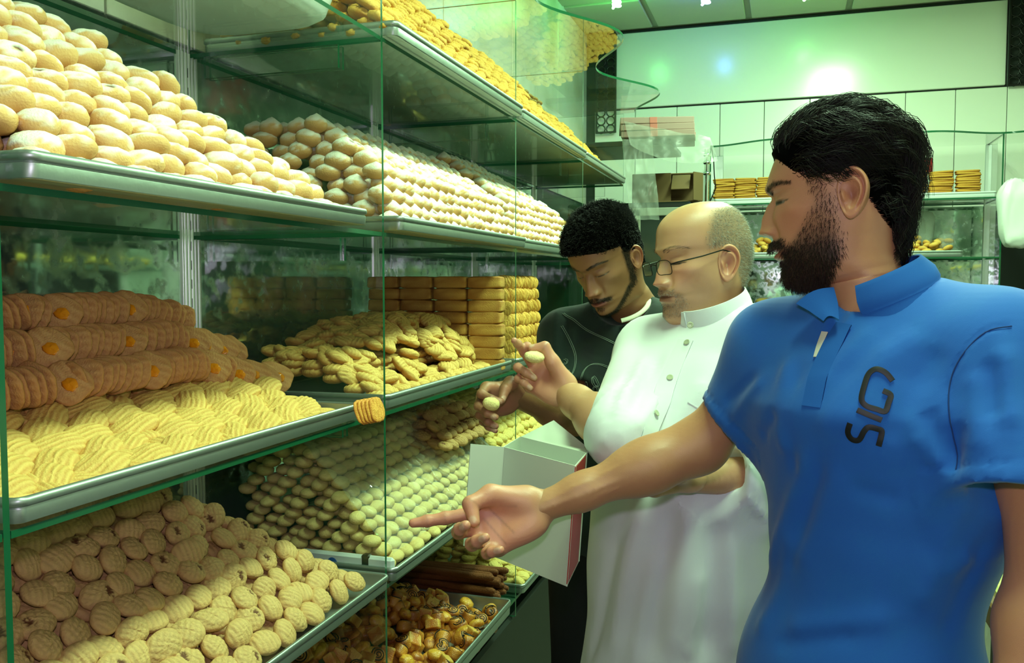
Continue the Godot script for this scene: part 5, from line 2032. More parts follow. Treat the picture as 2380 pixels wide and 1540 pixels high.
	hand(body, Transform3D(Basis(hx, hy, hz), wr), [[2, 4, 3, 12.0], [58, 40, 22, 2], [64, 44, 22, -4], [66, 44, 24, -12]],
		[Vector3(0.40, 0.86, 0.32), Vector3(-0.10, 0.92, 0.42), Vector3(-0.96, 0.12, 0.22), Vector3(0.1, 0.3, 1.0)], palm, 0.0026, 1.06)
	# the left arm at his side
	var el2 := spot(2452, 1300, 0.97)
	var wr2 := spot(2352, 1750, 0.92)
	f = Field.new(sl.min(el2).min(wr2) - Vector3.ONE * 0.1, sl.max(el2).max(wr2) + Vector3.ONE * 0.1, 0.006)
	f.bone(sl, 0.054, el2, 0.041, 0.02)
	f.bone(el2, 0.041, el2.lerp(wr2, 0.35), 0.042, 0.03)
	f.bone(el2.lerp(wr2, 0.35), 0.041, wr2, 0.027, 0.03)
	f.net(body, paint)
	var fall := (wr2 - el2).normalized()
	var hz2 := (fwd * -0.2 - across)
	hz2 = (hz2 - fall * hz2.dot(fall)).normalized()
	var left := Transform3D(Basis(-fall.cross(hz2), fall, hz2), wr2)
	hand(body, left, [[22, 25, 15, 2], [26, 28, 15, 0], [30, 30, 16, -2], [34, 30, 18, -5]], [Vector3(0.5, 0.8, 0.3), Vector3(0.25, 0.95, 0.2), Vector3(0.1, 1, 0.15), Vector3(0.8, 0, -0.6)], paint, 0.0035)
	part("body", body, skin, o)

	# shirt
	var shirt_mat := cloth("blue_cloth", 0.85, 0.3)
	f = Field.new(sr.min(sl).min(pel) - Vector3(0.22, 0.16, 0.22), sr.max(sl).max(neck) + Vector3(0.16, 0.06, 0.16), 0.0062)
	var hem := spot(1708, 988, 1.295)
	var arm_dir := (el - sr).normalized()
	f.bone(sr + spine * 0.006, 0.066, hem, 0.058, 0.045)
	f.bone(sr - spine * 0.05 - arm_dir * 0.02, 0.055, hem - spine * 0.022, 0.048, 0.04)
	f.slice(hem, (arm_dir + spine * 0.12).normalized(), 0.13)
	var in1 := (hem - sr).normalized()
	f.bone(hem - in1 * 0.012, 0.046, hem + in1 * 0.05, 0.050, 0.002, Vector3.ZERO, 1.0, true)
	var hem2 := spot(2352, 1150, 0.965)
	var ad2 := (hem2 - sl).normalized()
	f.bone(sl, 0.072, hem2, 0.068, 0.045)
	f.slice(hem2, ad2, 0.12)
	f.bone(hem2 - ad2 * 0.012, 0.054, hem2 + ad2 * 0.05, 0.057, 0.002, Vector3.ZERO, 1.0, true)
	var chest := neck.lerp(pel, 0.26)
	var waist := spot(2052, 1190, 1.14)
	f.bone(neck.lerp(pel, 0.16) + fwd * 0.005, 0.082, chest + fwd * 0.008, 0.106, 0.05, across, 1.42)
	f.bone(chest + fwd * 0.006, 0.104, waist, 0.098, 0.05, across, 1.40)
	f.bone(waist, 0.098, pel, 0.114, 0.06, across, 1.34)
	f.bone(pel, 0.114, pel - spine * 0.10, 0.122, 0.05, across, 1.36)
	f.bone(neck - spine * 0.015 - fwd * 0.02, 0.060, sr.lerp(neck, 0.12), 0.062, 0.05)
	f.bone(neck - spine * 0.015 - fwd * 0.02, 0.060, sl.lerp(neck, 0.10), 0.066, 0.05)
	# hollow at the neck
	f.ball(neck + spine * 0.05 + fwd * 0.012, Vector3(0.066, 0.07, 0.066), Basis.IDENTITY, 0.01, true)
	var notch := hit(f, 1950, 735)
	f.bone(notch + spine * 0.04, 0.030, hit(f, 1932, 772), 0.006, 0.004, Vector3.ZERO, 1.0, true)
	var fo := Folds.new()
	var fold := func(x0: float, y0: float, x1: float, y1: float, w: float, push: float) -> void:
		fo.add(hit(f, x0, y0), hit(f, x1, y1), w, push)
	# pulled folds from the shoulder and armpit over the chest, and down the side
	for q in [[2130, 760, 1950, 1010, 0.016, 0.006], [2080, 790, 1905, 1010, 0.013, 0.005], [2180, 800, 2060, 1030, 0.016, -0.006], [2030, 760, 1900, 900, 0.012, 0.004],
			[1835, 830, 1830, 1060, 0.012, 0.006], [1860, 860, 1850, 1110, 0.010, -0.005], [1880, 1040, 1790, 1330, 0.014, 0.007], [1910, 1060, 1830, 1340, 0.012, -0.006], [1850, 1230, 1760, 1480, 0.016, 0.006],
			[1960, 1080, 1850, 1320, 0.018, 0.004], [2225, 980, 2210, 1100, 0.010, -0.008], [2150, 950, 2215, 1075, 0.012, -0.006], [2120, 1010, 2190, 1085, 0.010, 0.004], [2260, 860, 2280, 1060, 0.013, 0.005], [2330, 800, 2350, 1000, 0.012, 0.006], [2300, 830, 2310, 980, 0.010, -0.005],
			[2240, 1160, 2130, 1420, 0.014, 0.005], [2290, 1240, 2190, 1490, 0.012, -0.004], [1830, 1460, 2080, 1430, 0.016, 0.005], [1800, 1500, 2000, 1475, 0.012, -0.004], [1980, 1130, 2090, 1160, 0.012, -0.003], [2190, 1330, 2260, 1290, 0.014, 0.005],
			[1780, 880, 1700, 980, 0.010, 0.004], [1800, 960, 1770, 1020, 0.010, -0.005], [1760, 870, 1680, 940, 0.008, -0.003]]:
		fold.call(q[0], q[1], q[2], q[3], q[4], q[5])
	# seams and hems are fine grooves
	for q in [[[2352, 756, 2290, 770, 2230, 830, 2205, 900, 2207, 1000, 2212, 1090], 0.0022, -0.0018]]:
		var path := on_cloth(f, q[0], null, 0.0)
		for k in path.size() - 1:
			fo.add(path[k], path[k + 1], q[1], q[2])
	var bend := func(p: Vector3, n: Vector3) -> float:
		var s := fo.at(p) + lump(p, 260.0) * 0.004
		for q in [[hem, arm_dir], [hem2, ad2]]:
			var r: Vector3 = p - q[0]
			var t: float = r.dot(q[1])
			if r.length() < 0.1:
				s -= 0.0014 * exp(-pow((t + 0.020) / 0.0022, 2.0))
				s += 0.0012 * smoothstep(-0.020, -0.016, t)
		return s
	var blue := lin(14, 90, 176)
	var shirt := MB.new()
	f.net(shirt, func(p: Vector3, n: Vector3) -> Color: return blue.lerp(lin(26, 98, 172), clampf(lump(p, 900.0) * 0.8 + 0.25, 0, 1) * 0.5), bend)
	var sh := part("shirt", shirt, shirt_mat, o)
	# the seam at the shoulder, the placket and the print
	var seam := MB.new()
	for q in [[2352, 757, 2290, 771, 2232, 830, 2206, 900, 2208, 1000, 2212, 1090]]:
		seam.tube(on_cloth(f, q, fo, 0.0005), 0.0008, 5)
	part("seam", seam, mat("navy_thread", Color(0.05, 0.20, 0.42), 0.9), sh)
	var pk := MB.new()
	ribbon(pk, f, on_cloth(f, [1962, 752, 1930, 810, 1902, 880, 1886, 945], fo, 0.0012), 0.027, 0.0012)
	var plain_blue := mat("blue_cloth_plain", Color(0.056, 0.335, 0.655), 0.9)
	relief(plain_blue, M.fine_texture, 0.012, 70.0)
	part("placket", pk, plain_blue, sh)
	var under := MB.new()
	ribbon(under, f, on_cloth(f, [1918, 772, 1907, 802, 1899, 830], fo, 0.0016), 0.009, 0.001)
	part("undershirt", under, mat("undershirt", Color(0.80, 0.80, 0.72), 0.9), o)
	var ink := mat("print_ink", Color(0.035, 0.04, 0.04), 0.55)
	for q in [["letter", [1979, 982, 1973, 1003, 1981, 1019, 1997, 1021, 2009, 1001, 2020, 992, 2040, 997, 2049, 1004, 2042, 1036]], ["letter", [1995, 954, 2022, 965, 2049, 976]],
			["letter", [2075, 886, 2059, 869, 2039, 862, 2022, 874, 2011, 902, 2005, 930, 2015, 944, 2038, 951, 2057, 955, 2065, 935, 2070, 917, 2053, 909]]]:
		var ml := MB.new()
		ribbon(ml, f, on_cloth(f, q[1], fo, 0.0012), 0.0066, 0.0008)
		part(q[0], ml, ink, sh)
	# collar: stands round the neck, low in front; the far wing is turned out
	var col := MB.new()
	var cm := spot(2046, 668, 1.115)
	var face := Vector3(hb.z.x, 0, hb.z.z).normalized() * 0.8 + fwd * 0.2
	face = face.normalized()
	var cup := (Vector3.UP + face * 0.42).normalized()
	face = (face - cup * face.dot(cup)).normalized()
	var cside := cup.cross(face)
	var rows := 44
	var grid := PackedVector3Array()
	for k in rows + 1:
		var a := lerpf(deg_to_rad(48), deg_to_rad(318), float(k) / rows)     # from the left front round the back to the right front
		var dir := face * cos(a) + cside * sin(a)
		var back := 0.5 - 0.5 * cos(a)
		var foot := cm + dir * (0.061 + 0.002 * back) - cup * (0.020 - 0.004 * back)
		var top := foot + cup * 0.036 - dir * 0.007
		var fold_out := top + dir * 0.006 - cup * 0.003
		var rim := foot + dir * 0.008 + cup * 0.006
		for q in [foot - dir * 0.001, top - dir * 0.001, top + cup * 0.002 + dir * 0.003, fold_out, fold_out.lerp(rim, 0.5) + dir * 0.003, rim, rim - dir * 0.002 - cup * 0.004, foot + dir * 0.014 - cup * 0.026]:
			grid.append(q)
	col.grid(grid, rows + 1, 8, false, Color.WHITE, 1)
	# the wing
	var wing := PackedVector3Array()
	var w_in := [spot(1938, 667, 1.10), spot(1948, 705, 1.09), spot(1950, 742, 1.075)]
	var w_out := [spot(1850, 705, 1.115), spot(1880, 722, 1.10), spot(1914, 746, 1.08)]
	for side in [0.0, 0.0025]:
		for j in 9:
			var t := j / 8.0
			for k in 3:
				var q: Vector3 = (w_in[k] as Vector3).lerp(w_out[k], t) + cup * 0.006 * sin(t * PI)
				wing.append(q + (EYE - q).normalized() * side)
	col.grid(wing.slice(0, 27), 9, 3, false, Color.WHITE, 1)
	col.grid(wing.slice(27), 9, 3, false, Color.WHITE, -1)
	part("collar", col, plain_blue, sh)
	# trousers, legs and shoes (below the picture)
	var hip := pel - spine * 0.06
	lower_body(o, hip, across, fwd, mat("dark_trousers", Color(0.05, 0.055, 0.07), 0.9), 0.10)

	# hair
	var thick := func(p: Vector3) -> float:
		var x := absf(p.x)
		var m := smoothstep(-0.007, 0.008, p.y - minf(0.011 + 1.5 * (p.z - 0.037), 0.078))
		var low := lerpf(0.036, -0.062, smoothstep(0.012, -0.062, p.z))       # over the ear, down to the nape
		m *= smoothstep(low - 0.004, low + 0.012, p.y)
		return clampf(m, 0, 1)
	var cap := MB.new()
	var cp := PackedVector3Array()
	for k in hd.p.size():
		var p := hd.p[k]
		var m: float = thick.call(p)
		var hgt := 0.0035 + 0.006 * smoothstep(0.03, 0.10, p.y) + 0.004 * smoothstep(0.0, -0.08, p.z)
		cp.append(at * (p + hd.n[k] * (hgt * m - 0.003 * (1.0 - m)) + Vector3(0, 0, 0)))
	cap.grid(cp, hd.rows, hd.cols, true, lin(8, 7, 7))
	var hair := MB.new()
	hair.tinted = true
	var keep := PackedInt32Array()
	for k in range(0, cap.i.size(), 3):
		if thick.call(hd.p[cap.i[k]]) > 0.45:
			keep.append(cap.i[k]); keep.append(cap.i[k + 1]); keep.append(cap.i[k + 2])
	cap.i = keep
	cap.tinted = false
	var hair_root := part("hair_base", cap, M.scalp_hair, o)
	scatter(hd, 9000, func(p: Vector3) -> float: return thick.call(p), func(p: Vector3, n: Vector3) -> void:
		var path := PackedVector3Array()
		var long := rnd(0.045, 0.085) * (0.6 if p.y < 0.0 else 1.0)
		var hgt := 0.007 + 0.010 * smoothstep(0.03, 0.09, p.y) + 0.009 * smoothstep(0.0, -0.08, p.z)
		hgt *= rnd(0.6, 1.2)
		if p.y < 0.045 and p.z > -0.03:
			long *= 0.55
			hgt *= 0.5
		var q := p
		var phase := lump(p * Vector3(1, 0.6, 0.6), 1300.0) * 6.0 + p.x * 40.0
		hgt *= 0.75 + 0.9 * lump(p + Vector3(3, 1, 2), 2200.0)
		var nn := n
		var e0 := Vector3(p.x, maxf(p.y - 0.03, -0.02), p.z + 0.003) / Vector3(0.0765, 0.0860, 0.0820)
		var s0 := clampf(e0.length() / (1.0 - 0.36 * clampf(-p.y / 0.1, 0, 1)), 0.9, 1.18)
		for j in 9:
			var t := j / 8.0
			var lift := hgt * smoothstep(0.0, 0.35, t) * (1.0 - 0.25 * t)
			var flow := nn.cross(Vector3.RIGHT)
			flow = flow.lerp(Vector3(0, -0.45, -0.9), smoothstep(0.45, 0.9, absf(nn.x)))
			if q.z < -0.085: flow = flow.lerp(Vector3(0.0, -1.0, -0.15), 0.6)
			flow = (flow - nn * flow.dot(nn)).normalized()
			var side := nn.cross(flow)
			path.append(at * (q + nn * (lift + 0.0034 * sin(phase + t * 7.0 + 1.2) * t) + side * 0.0058 * sin(phase + t * 8.5) * smoothstep(0.0, 0.4, t)))
			q += flow * long / 8.0
			var sc := 1.0 - 0.36 * clampf(-q.y / 0.1, 0, 1)
			var e := Vector3(q.x, maxf(q.y - 0.03, -0.02), q.z + 0.003) / Vector3(0.0765, 0.0860, 0.0820)
			var l := e.length() / sc / lerpf(s0, 1.03, t * 0.5)
			q = Vector3(q.x / l, q.y if q.y < 0.01 else 0.03 + (q.y - 0.03) / l, (q.z + 0.003) / l - 0.003)
			nn = (e / Vector3(0.0765, 0.0860, 0.0820)).normalized()
		hair_tube(hair, path, rnd(0.0004, 0.0008), lin(12, 11, 10).lerp(lin(30, 26, 22), rng.randf())))
	part("hair", hair, M.hair, o)
	hair_root.name = "hair_base"
	var bd := MB.new()
	scatter(hd, 8000, func(p: Vector3) -> float: return beard.call(p) * (1.0 if p.y < -0.050 or p.z > 0.075 else 0.40), func(p: Vector3, n: Vector3) -> void:
		var path := PackedVector3Array()
		var low := smoothstep(-0.04, -0.10, p.y)
		var d := (n * 0.55 + Vector3(0, -0.8, 0.15 - 0.3 * low) + Vector3(rnd(-1, 1), rnd(-1, 1), rnd(-1, 1)) * 0.38).normalized()
		var long := rnd(0.5, 1.0) * lerpf(0.007, 0.012, low)
		for j in 4:
			path.append(at * (p + d * long * j / 3.0 + Vector3(0, -0.10 * long * j * j / 9.0, 0)))
		hair_tube(bd, path, 0.00030, lin(22, 17, 14).lerp(lin(52, 36, 26), rng.randf())))
	brows(bd, hd, at, 900, 0.0070, lin(20, 15, 12), -0.008)
	part("beard", bd, M.hair, o)

# legs from the hips down to shoes on the floor
func lower_body(o: Node3D, hip: Vector3, across: Vector3, fwd: Vector3, m: Material, wide: float) -> void:
	var g := Vector3(0, hip.y, 0)
	var flat := Vector3(fwd.x, 0, fwd.z).normalized()
	var f := Field.new(Vector3(hip.x - 0.3, -0.01, hip.z - 0.3), Vector3(hip.x + 0.3, hip.y + 0.12, hip.z + 0.3), 0.013)
	f.bone(hip + Vector3(0, 0.04, 0), 0.095, hip - Vector3(0, 0.03, 0), 0.105, 0.04, across, 1.5)
	var shoe := MB.new()
	for s in [-1.0, 1.0]:
		var a: Vector3 = hip + across * s * wide * 0.9
		var knee := Vector3(a.x, hip.y * 0.52, a.z) + flat * 0.02
		var foot := Vector3(a.x, 0.09, a.z) - flat * 0.02
		f.bone(a, 0.092, knee, 0.068, 0.04)
		f.bone(knee, 0.068, foot, 0.060, 0.03)
		var heel := Vector3(a.x, 0.0, a.z) - flat * 0.05
		var p := PackedVector3Array()
		for k in 12:
			var t := k / 11.0
			var w := 0.036 + 0.014 * sin(t * PI * 0.9)
			if k == 0 or k == 11: w = 0.012
			var hh := lerpf(0.075, 0.030, smoothstep(0.25, 0.75, t))
			for j in 14:
				var b := TAU * j / 14
				p.append(heel + flat * (t * 0.27) + across * cos(b) * w + Vector3(0, hh / 2 + sin(b) * hh / 2, 0))
		shoe.grid(p, 12, 14, true)
	var mb := MB.new()
	f.net(mb, func(_p: Vector3, _n: Vector3) -> Color: return Color.WHITE)
	part("trousers", mb, m, o)
	part("shoes", shoe, M.black_plastic, o)

func collar_band(cm: Vector3, face: Vector3, tilt: float, r: float, high: float, a0: float, a1: float) -> MB:      # a plain standing band
	var cup := (Vector3.UP + face * tilt).normalized()
	var fr := (face - cup * face.dot(cup)).normalized()
	var side := cup.cross(fr)
	var m := MB.new()
	var g := PackedVector3Array()
	var n := 56
	for k in n + 1:
		var a := lerpf(deg_to_rad(a0), deg_to_rad(a1), float(k) / n)
		var over := 0.003 * smoothstep(0.85, 1.0, float(k) / n)
		var dir := fr * cos(a) * 1.06 + side * sin(a)
		var foot := cm + dir * (r + over)
		var top := foot + cup * high - dir * 0.004
		for q in [foot - dir * 0.0012, top - dir * 0.0014, top + cup * 0.0012, top + dir * 0.0014, foot.lerp(top, 0.5) + dir * 0.0028, foot + dir * 0.002, foot - cup * 0.004 + dir * 0.003]:
			g.append(q)
	m.grid(g, n + 1, 7, false, Color.WHITE, 1)
	m.quad(g[0], g[1], g[3], g[5])
	var e := n * 7
	m.quad(g[e], g[e + 1], g[e + 3], g[e + 5])
	return m

func man_in_white() -> void:
	var o := thing("person", "balding man with glasses in a long white robe holding up a pale cookie", "person", Vector3.ZERO)
	var skin := skin_material("pale_tan_skin", 0.36)
	var sk := lin(198, 150, 112)
	var head_at := spot(1687, 612, 1.63)
	var hb := facing_basis(head_at, 56.0, 5.0, 2.0)
	head_at -= hb.x * 0.076
	var at := Transform3D(hb, head_at)
	var sr := spot(1508, 825, 1.80)
	var sl := spot(1840, 815, 1.58)
	var el := spot(1440, 1008, 1.55)
	var wr := spot(1318, 916, 1.69)
	var neck := spot(1672, 738, 1.69)
	var pel := spot(1590, 1300, 1.69)
	var across := (sl - sr).normalized()
	var spine := (neck - pel).normalized()
	var fwd := across.cross(spine).normalized()
	# head
	var keys := head_keys()
	for k in keys.size():
		var low := smoothstep(8, 13, k) * smoothstep(23, 19, k)
		keys[k][4] *= 1.0 + 0.05 * low
		keys[k][5] *= 1.0 - 0.2 * low
		if k < 5: keys[k][1] += 0.003
	var br := face_brushes()
	br.append([Vector3(0.024, -0.042, 0.095), Vector3(0.012, 0.012, 0.03), Vector3(0.001, 0, 0.0025)])
	br.append([Vector3(0.0, -0.110, 0.055), Vector3(0.03, 0.012, 0.03), Vector3(0, -0.006, 0.004), 0])
	br.append([Vector3(0.034, -0.004, 0.09), Vector3(0.012, 0.005, 0.02), Vector3(0, 0, 0.002)])
	var hd := make_head(keys, br, {y0 = 0.024, y1 = -0.038, high = 0.027, w0 = 0.0100, w1 = 0.0160, bridge = 0.008, under = 0.82})
	var stubble := func(p: Vector3) -> float:
		var x := absf(p.x)
		var m := smoothstep(0.034, 0.024, x) * smoothstep(-0.062, -0.070, p.y) * smoothstep(-0.098, -0.088, p.y) * smoothstep(0.06, 0.075, p.z)
		m = maxf(m, smoothstep(-0.036, -0.040, p.y) * smoothstep(-0.0525, -0.0495, p.y) * smoothstep(0.034, 0.024, x) * smoothstep(0.07, 0.08, p.z))
		m = maxf(m, smoothstep(0.010, 0.004, absf(x - 0.031 - 0.10 * (-0.05 - p.y) * 0.5)) * smoothstep(-0.046, -0.052, p.y) * smoothstep(-0.085, -0.075, p.y) * 0.8 * smoothstep(0.06, 0.075, p.z))
		if x < 0.026 and p.y > -0.066 and p.y < -0.0515 and p.z > 0.08: m = 0.0
		return clampf(m, 0, 1)
	var shade := func(p: Vector3) -> float:      # short grey hair at the back and sides
		var x := absf(p.x)
		var zl := lerpf(0.012, 0.030, smoothstep(0.105, 0.04, p.y))
		var m := smoothstep(zl + 0.010, zl - 0.012, p.z - 0.35 * (x - 0.06)) * smoothstep(0.124, 0.102, p.y + 0.35 * maxf(0.0, p.z + 0.03))
		var low := lerpf(0.030, -0.065, smoothstep(0.006, -0.060, p.z))
		return m * smoothstep(low - 0.004, low + 0.012, p.y)
	var look := func(p: Vector3, n: Vector3) -> Color:
		var c := sk.lerp(lin(186, 134, 98), clampf(lump(p, 500.0) + 0.4, 0, 1) * 0.5)
		var x := absf(p.x)
		c = c.lerp(lin(204, 134, 108), 0.55 * exp(-(Vector3(x, p.y, p.z) - Vector3(0.040, -0.012, 0.08)).length_squared() / 0.0006))
		c = c.lerp(lin(204, 128, 104), 0.55 * exp(-(p - Vector3(0, -0.024, 0.118)).length_squared() / 0.0005))
		if p.z > 0.075 and p.y < -0.046 and p.y > -0.066 and x < 0.027:
			c = c.lerp(lin(150, 90, 76), smoothstep(0.010, 0.006, absf(p.y + 0.0555)) * smoothstep(0.026, 0.018, x))
		c = c.lerp(lin(60, 34, 28), 0.8 * exp(-pow((p.y + 0.0537) / 0.0009, 2.0)) * smoothstep(0.028, 0.022, x) * smoothstep(0.07, 0.085, p.z))
		c = c.lerp(lin(46, 28, 22), 0.8 * exp(-(Vector3(x, p.y, p.z) - Vector3(0.0068, -0.0365, 0.112)).length_squared() / 1.2e-5))
		c = c.lerp(lin(126, 106, 88), stubble.call(p) * 0.42)
		c = c.lerp(lin(164, 128, 98), 0.35 * smoothstep(-0.02, -0.05, p.y) * smoothstep(-0.10, -0.07, p.y) * smoothstep(0.0, 0.04, p.z))
		c = c.lerp(lin(112, 108, 94), shade.call(p) * 0.62)
		var u: float = (x - 0.012) / 0.040
		if p.z > 0.04 and u > 0 and u < 1:
			c = c.lerp(lin(92, 72, 56), 0.6 * smoothstep(0.0042, 0.001, absf(p.y - (0.0335 + 0.009 * sin(u * 2.3) - 0.004 * u * u)) / (1.0 - 0.5 * u)))
		return eye_paint(c, p, 0.0026, lin(50, 36, 28))
	var body := MB.new()
	put_head(body, hd, at, look, Vector3(0.0800, 0.000, -0.004), 0.072, lin(204, 146, 112), lin(176, 100, 84), 0.42)
	# right arm and hand
	var paint := func(p: Vector3, n: Vector3) -> Color: return sk.lerp(lin(190, 140, 104), clampf(0.4 + lump(p, 400.0), 0, 1) * 0.6)
	var fore := (wr - el).normalized()
	var f := Field.new(wr.min(el) - Vector3.ONE * 0.08, wr.max(el) + Vector3.ONE * 0.08, 0.0045)
	f.bone(el - fore * 0.02, 0.043, el.lerp(wr, 0.35), 0.0425, 0.03)
	f.bone(el.lerp(wr, 0.35), 0.0415, el.lerp(wr, 0.8), 0.0305, 0.03)
	f.bone(el.lerp(wr, 0.8), 0.0300, wr + fore * 0.008, 0.0245, 0.02)
	f.net(body, paint)
	var hy := (spot(1240, 862, 1.73) - wr).normalized()
	var hz := (EYE - wr).normalized() + Vector3(0, 0.05, 0)
	hz = (hz - hy * hz.dot(hy)).normalized()
	var hx := hy.cross(hz).normalized()
	var palm := func(p: Vector3, n: Vector3) -> Color:
		var c := sk.lerp(lin(206, 142, 116), smoothstep(-0.2, 0.7, n.z) * smoothstep(-0.02, 0.03, p.y) * 0.9)
		return c
	hand(body, Transform3D(Basis(hx, hy, hz), wr), [[30, 88, 46, 6], [54, 20, 14, 30], [64, 92, 46, 2], [62, 92, 48, -2]],
		[Vector3(0.28, 0.72, 0.62), Vector3(0.45, 0.78, 0.42), Vector3(-0.66, 0.70, 0.20), Vector3(0.5, 0.4, 0.7)], palm, 0.0027, 0.98)
	# left arm behind the pointing arm, its hand under the box
	var el2 := spot(1850, 1105, 1.56)
	var wr2 := spot(1615, 1108, 1.49)
	f = Field.new(wr2.min(el2) - Vector3.ONE * 0.08, wr2.max(el2) + Vector3.ONE * 0.08, 0.006)
	f.bone(el2, 0.043, el2.lerp(wr2, 0.4), 0.041, 0.03)
	f.bone(el2.lerp(wr2, 0.4), 0.040, wr2, 0.027, 0.03)
	f.net(body, paint)
	var hy2 := (spot(1505, 1130, 1.47) - wr2).normalized()
	var hz2 := Vector3.UP
	hz2 = (hz2 - hy2 * hz2.dot(hy2)).normalized()
	hand(body, Transform3D(Basis(-hy2.cross(hz2), hy2, hz2), wr2), [[8, 10, 8, 3], [8, 10, 8, 0], [8, 12, 8, -3], [8, 12, 8, -6]], [Vector3(0.6, 0.7, 0.4), Vector3(0.4, 0.85, 0.4), Vector3(0.2, 0.95, 0.2), Vector3(0.5, 0, 0.8)], paint, 0.0038)
	part("body", body, skin, o)
	# robe
	var robe_mat := cloth("white_cloth", 0.85, 0.2)
	var floor_at := Vector3(pel.x, 0.10, pel.z) - cam_basis().x * 0.045
	f = Field.new(Vector3(minf(sr.x, pel.x - 0.2) - 0.13, 0.06, minf(sr.z, pel.z) - 0.28), Vector3(maxf(sl.x, pel.x) + 0.2, neck.y + 0.05, maxf(el2.z, pel.z) + 0.26), 0.0085)
	var hem := el + fore * 0.030
	f.bone(el, 0.062, hem + fore * 0.02, 0.057, 0.02)
	f.bone(hem - fore * 0.030, 0.066, hem - fore * 0.004, 0.063, 0.004)
	f.slice(hem, fore, 0.10)
	f.bone(hem - fore * 0.006, 0.048, hem + fore * 0.06, 0.054, 0.002, Vector3.ZERO, 1.0, true)
	f.bone(sr + spine * 0.004, 0.070, el.lerp(sr, 0.12), 0.066, 0.03)
	f.bone(el.lerp(sr, 0.12), 0.066, el - fore * 0.01, 0.058, 0.02)
	var out2 := (wr2 - el2).normalized()
	var hem2 := spot(1690, 1094, 1.512)
	f.bone(el2, 0.062, hem2 + out2 * 0.02, 0.058, 0.02)
	f.bone(spot(1770, 1106, 1.522), 0.058, spot(1715, 1098, 1.515), 0.068, 0.01)
	f.bone(spot(1755, 1130, 1.510), 0.044, spot(1778, 1192, 1.510), 0.024, 0.025)
	f.slice(hem2, out2, 0.10)
	f.bone(hem2 - out2 * 0.006, 0.048, hem2 + out2 * 0.06, 0.054, 0.002, Vector3.ZERO, 1.0, true)
	f.bone(sl, 0.070, el2, 0.064, 0.03)
	f.bone(neck.lerp(pel, 0.16) + fwd * 0.005, 0.080, neck.lerp(pel, 0.36) + fwd * 0.01, 0.118, 0.06, across, 1.40)
	f.bone(neck.lerp(pel, 0.36) + fwd * 0.01, 0.118, neck.lerp(pel, 0.75) + fwd * 0.03, 0.140, 0.06, across, 1.26)
	f.bone(neck.lerp(pel, 0.75) + fwd * 0.03, 0.140, pel + fwd * 0.02, 0.146, 0.06, across, 1.22)
	f.bone(pel + fwd * 0.02, 0.146, floor_at + fwd * 0.03, 0.225, 0.06, across, 1.10)
	f.bone(neck - spine * 0.022 - fwd * 0.012, 0.058, sr.lerp(neck, 0.12), 0.062, 0.05)
	f.bone(neck - spine * 0.022 - fwd * 0.012, 0.058, sl.lerp(neck, 0.12), 0.062, 0.05)
	f.slice(floor_at, Vector3.DOWN, 0.5)
	f.ball(neck + spine * 0.05 + fwd * 0.006, Vector3(0.066, 0.07, 0.066), Basis.IDENTITY, 0.008, true)
	var fo := Folds.new()
	for q in [[1500, 1150, 1420, 1530, 0.020, 0.007], [1560, 1180, 1500, 1540, 0.022, -0.007], [1610, 1150, 1560, 1540, 0.018, 0.006], [1660, 1200, 1640, 1540, 0.020, -0.007], [1700, 1230, 1700, 1540, 0.018, 0.006], [1440, 1240, 1370, 1540, 0.016, -0.006],
			[1400, 1260, 1340, 1540, 0.014, 0.005], [1530, 1280, 1470, 1540, 0.014, 0.005], [1630, 1320, 1600, 1540, 0.014, 0.005],
			[1640, 880, 1570, 1010, 0.016, 0.004], [1700, 860, 1640, 1020, 0.014, -0.004], [1530, 820, 1470, 960, 0.012, -0.006], [1500, 830, 1440, 930, 0.010, 0.005], [1470, 860, 1420, 950, 0.008, -0.004], [1550, 900, 1470, 1000, 0.014, 0.005],
			[1440, 930, 1400, 1040, 0.008, 0.005], [1420, 960, 1400, 1050, 0.006, -0.004], [1750, 1050, 1770, 1200, 0.010, 0.004], [1780, 1060, 1800, 1180, 0.008, -0.004], [1735, 1150, 1790, 1215, 0.006, 0.004]]:
		fo.add(hit(f, q[0], q[1], 1.2), hit(f, q[2], q[3], 1.2), q[4], q[5] * 1.5)
	# folds that go on round the skirt to the floor
	for k in 22:
		var a := TAU * k / 22.0
		var d := across * cos(a) + fwd * sin(a)
		fo.add(pel + d * 0.16 - Vector3(0, 0.15, 0), floor_at + d * (0.235 + 0.01 * (k % 3)), 0.026, 0.009 if k % 2 else -0.008)
	var bend := func(p: Vector3, _n: Vector3) -> float: return fo.at(p) + lump(p, 240.0) * 0.003
	var white := lin(226, 230, 232)
	var robe := MB.new()
	f.net(robe, func(p: Vector3, _n: Vector3) -> Color: return white, bend)
	var rb := part("robe", robe, robe_mat, o)
	var plain_white := mat("white_cloth_plain", Color(0.88, 0.90, 0.90), 0.85)
	relief(plain_white, M.fine_texture, 0.012, 70.0)
	part("collar", collar_band(spot(1664, 733, 1.685), (Vector3(hb.z.x, 0, hb.z.z).normalized() + fwd * 0.3).normalized(), 0.40, 0.069, 0.036, -4.0, 364.0), plain_white, rb)
	var pk := MB.new()
	ribbon(pk, f, on_cloth(f, [1594, 790, 1562, 860, 1536, 930, 1512, 1000, 1495, 1060], fo, 0.0012, 1.2), 0.034, 0.0012)
	part("placket", pk, plain_white, rb)
	var pocket := MB.new()
	ribbon(pocket, f, on_cloth(f, [1600, 935, 1650, 962, 1700, 985], fo, 0.0002, 1.2), 0.003, 0.0006)
	part("pocket_edge", pocket, plain_white, rb)
	var pearl := mat("pearl_button", Color(0.72, 0.74, 0.62), 0.2)
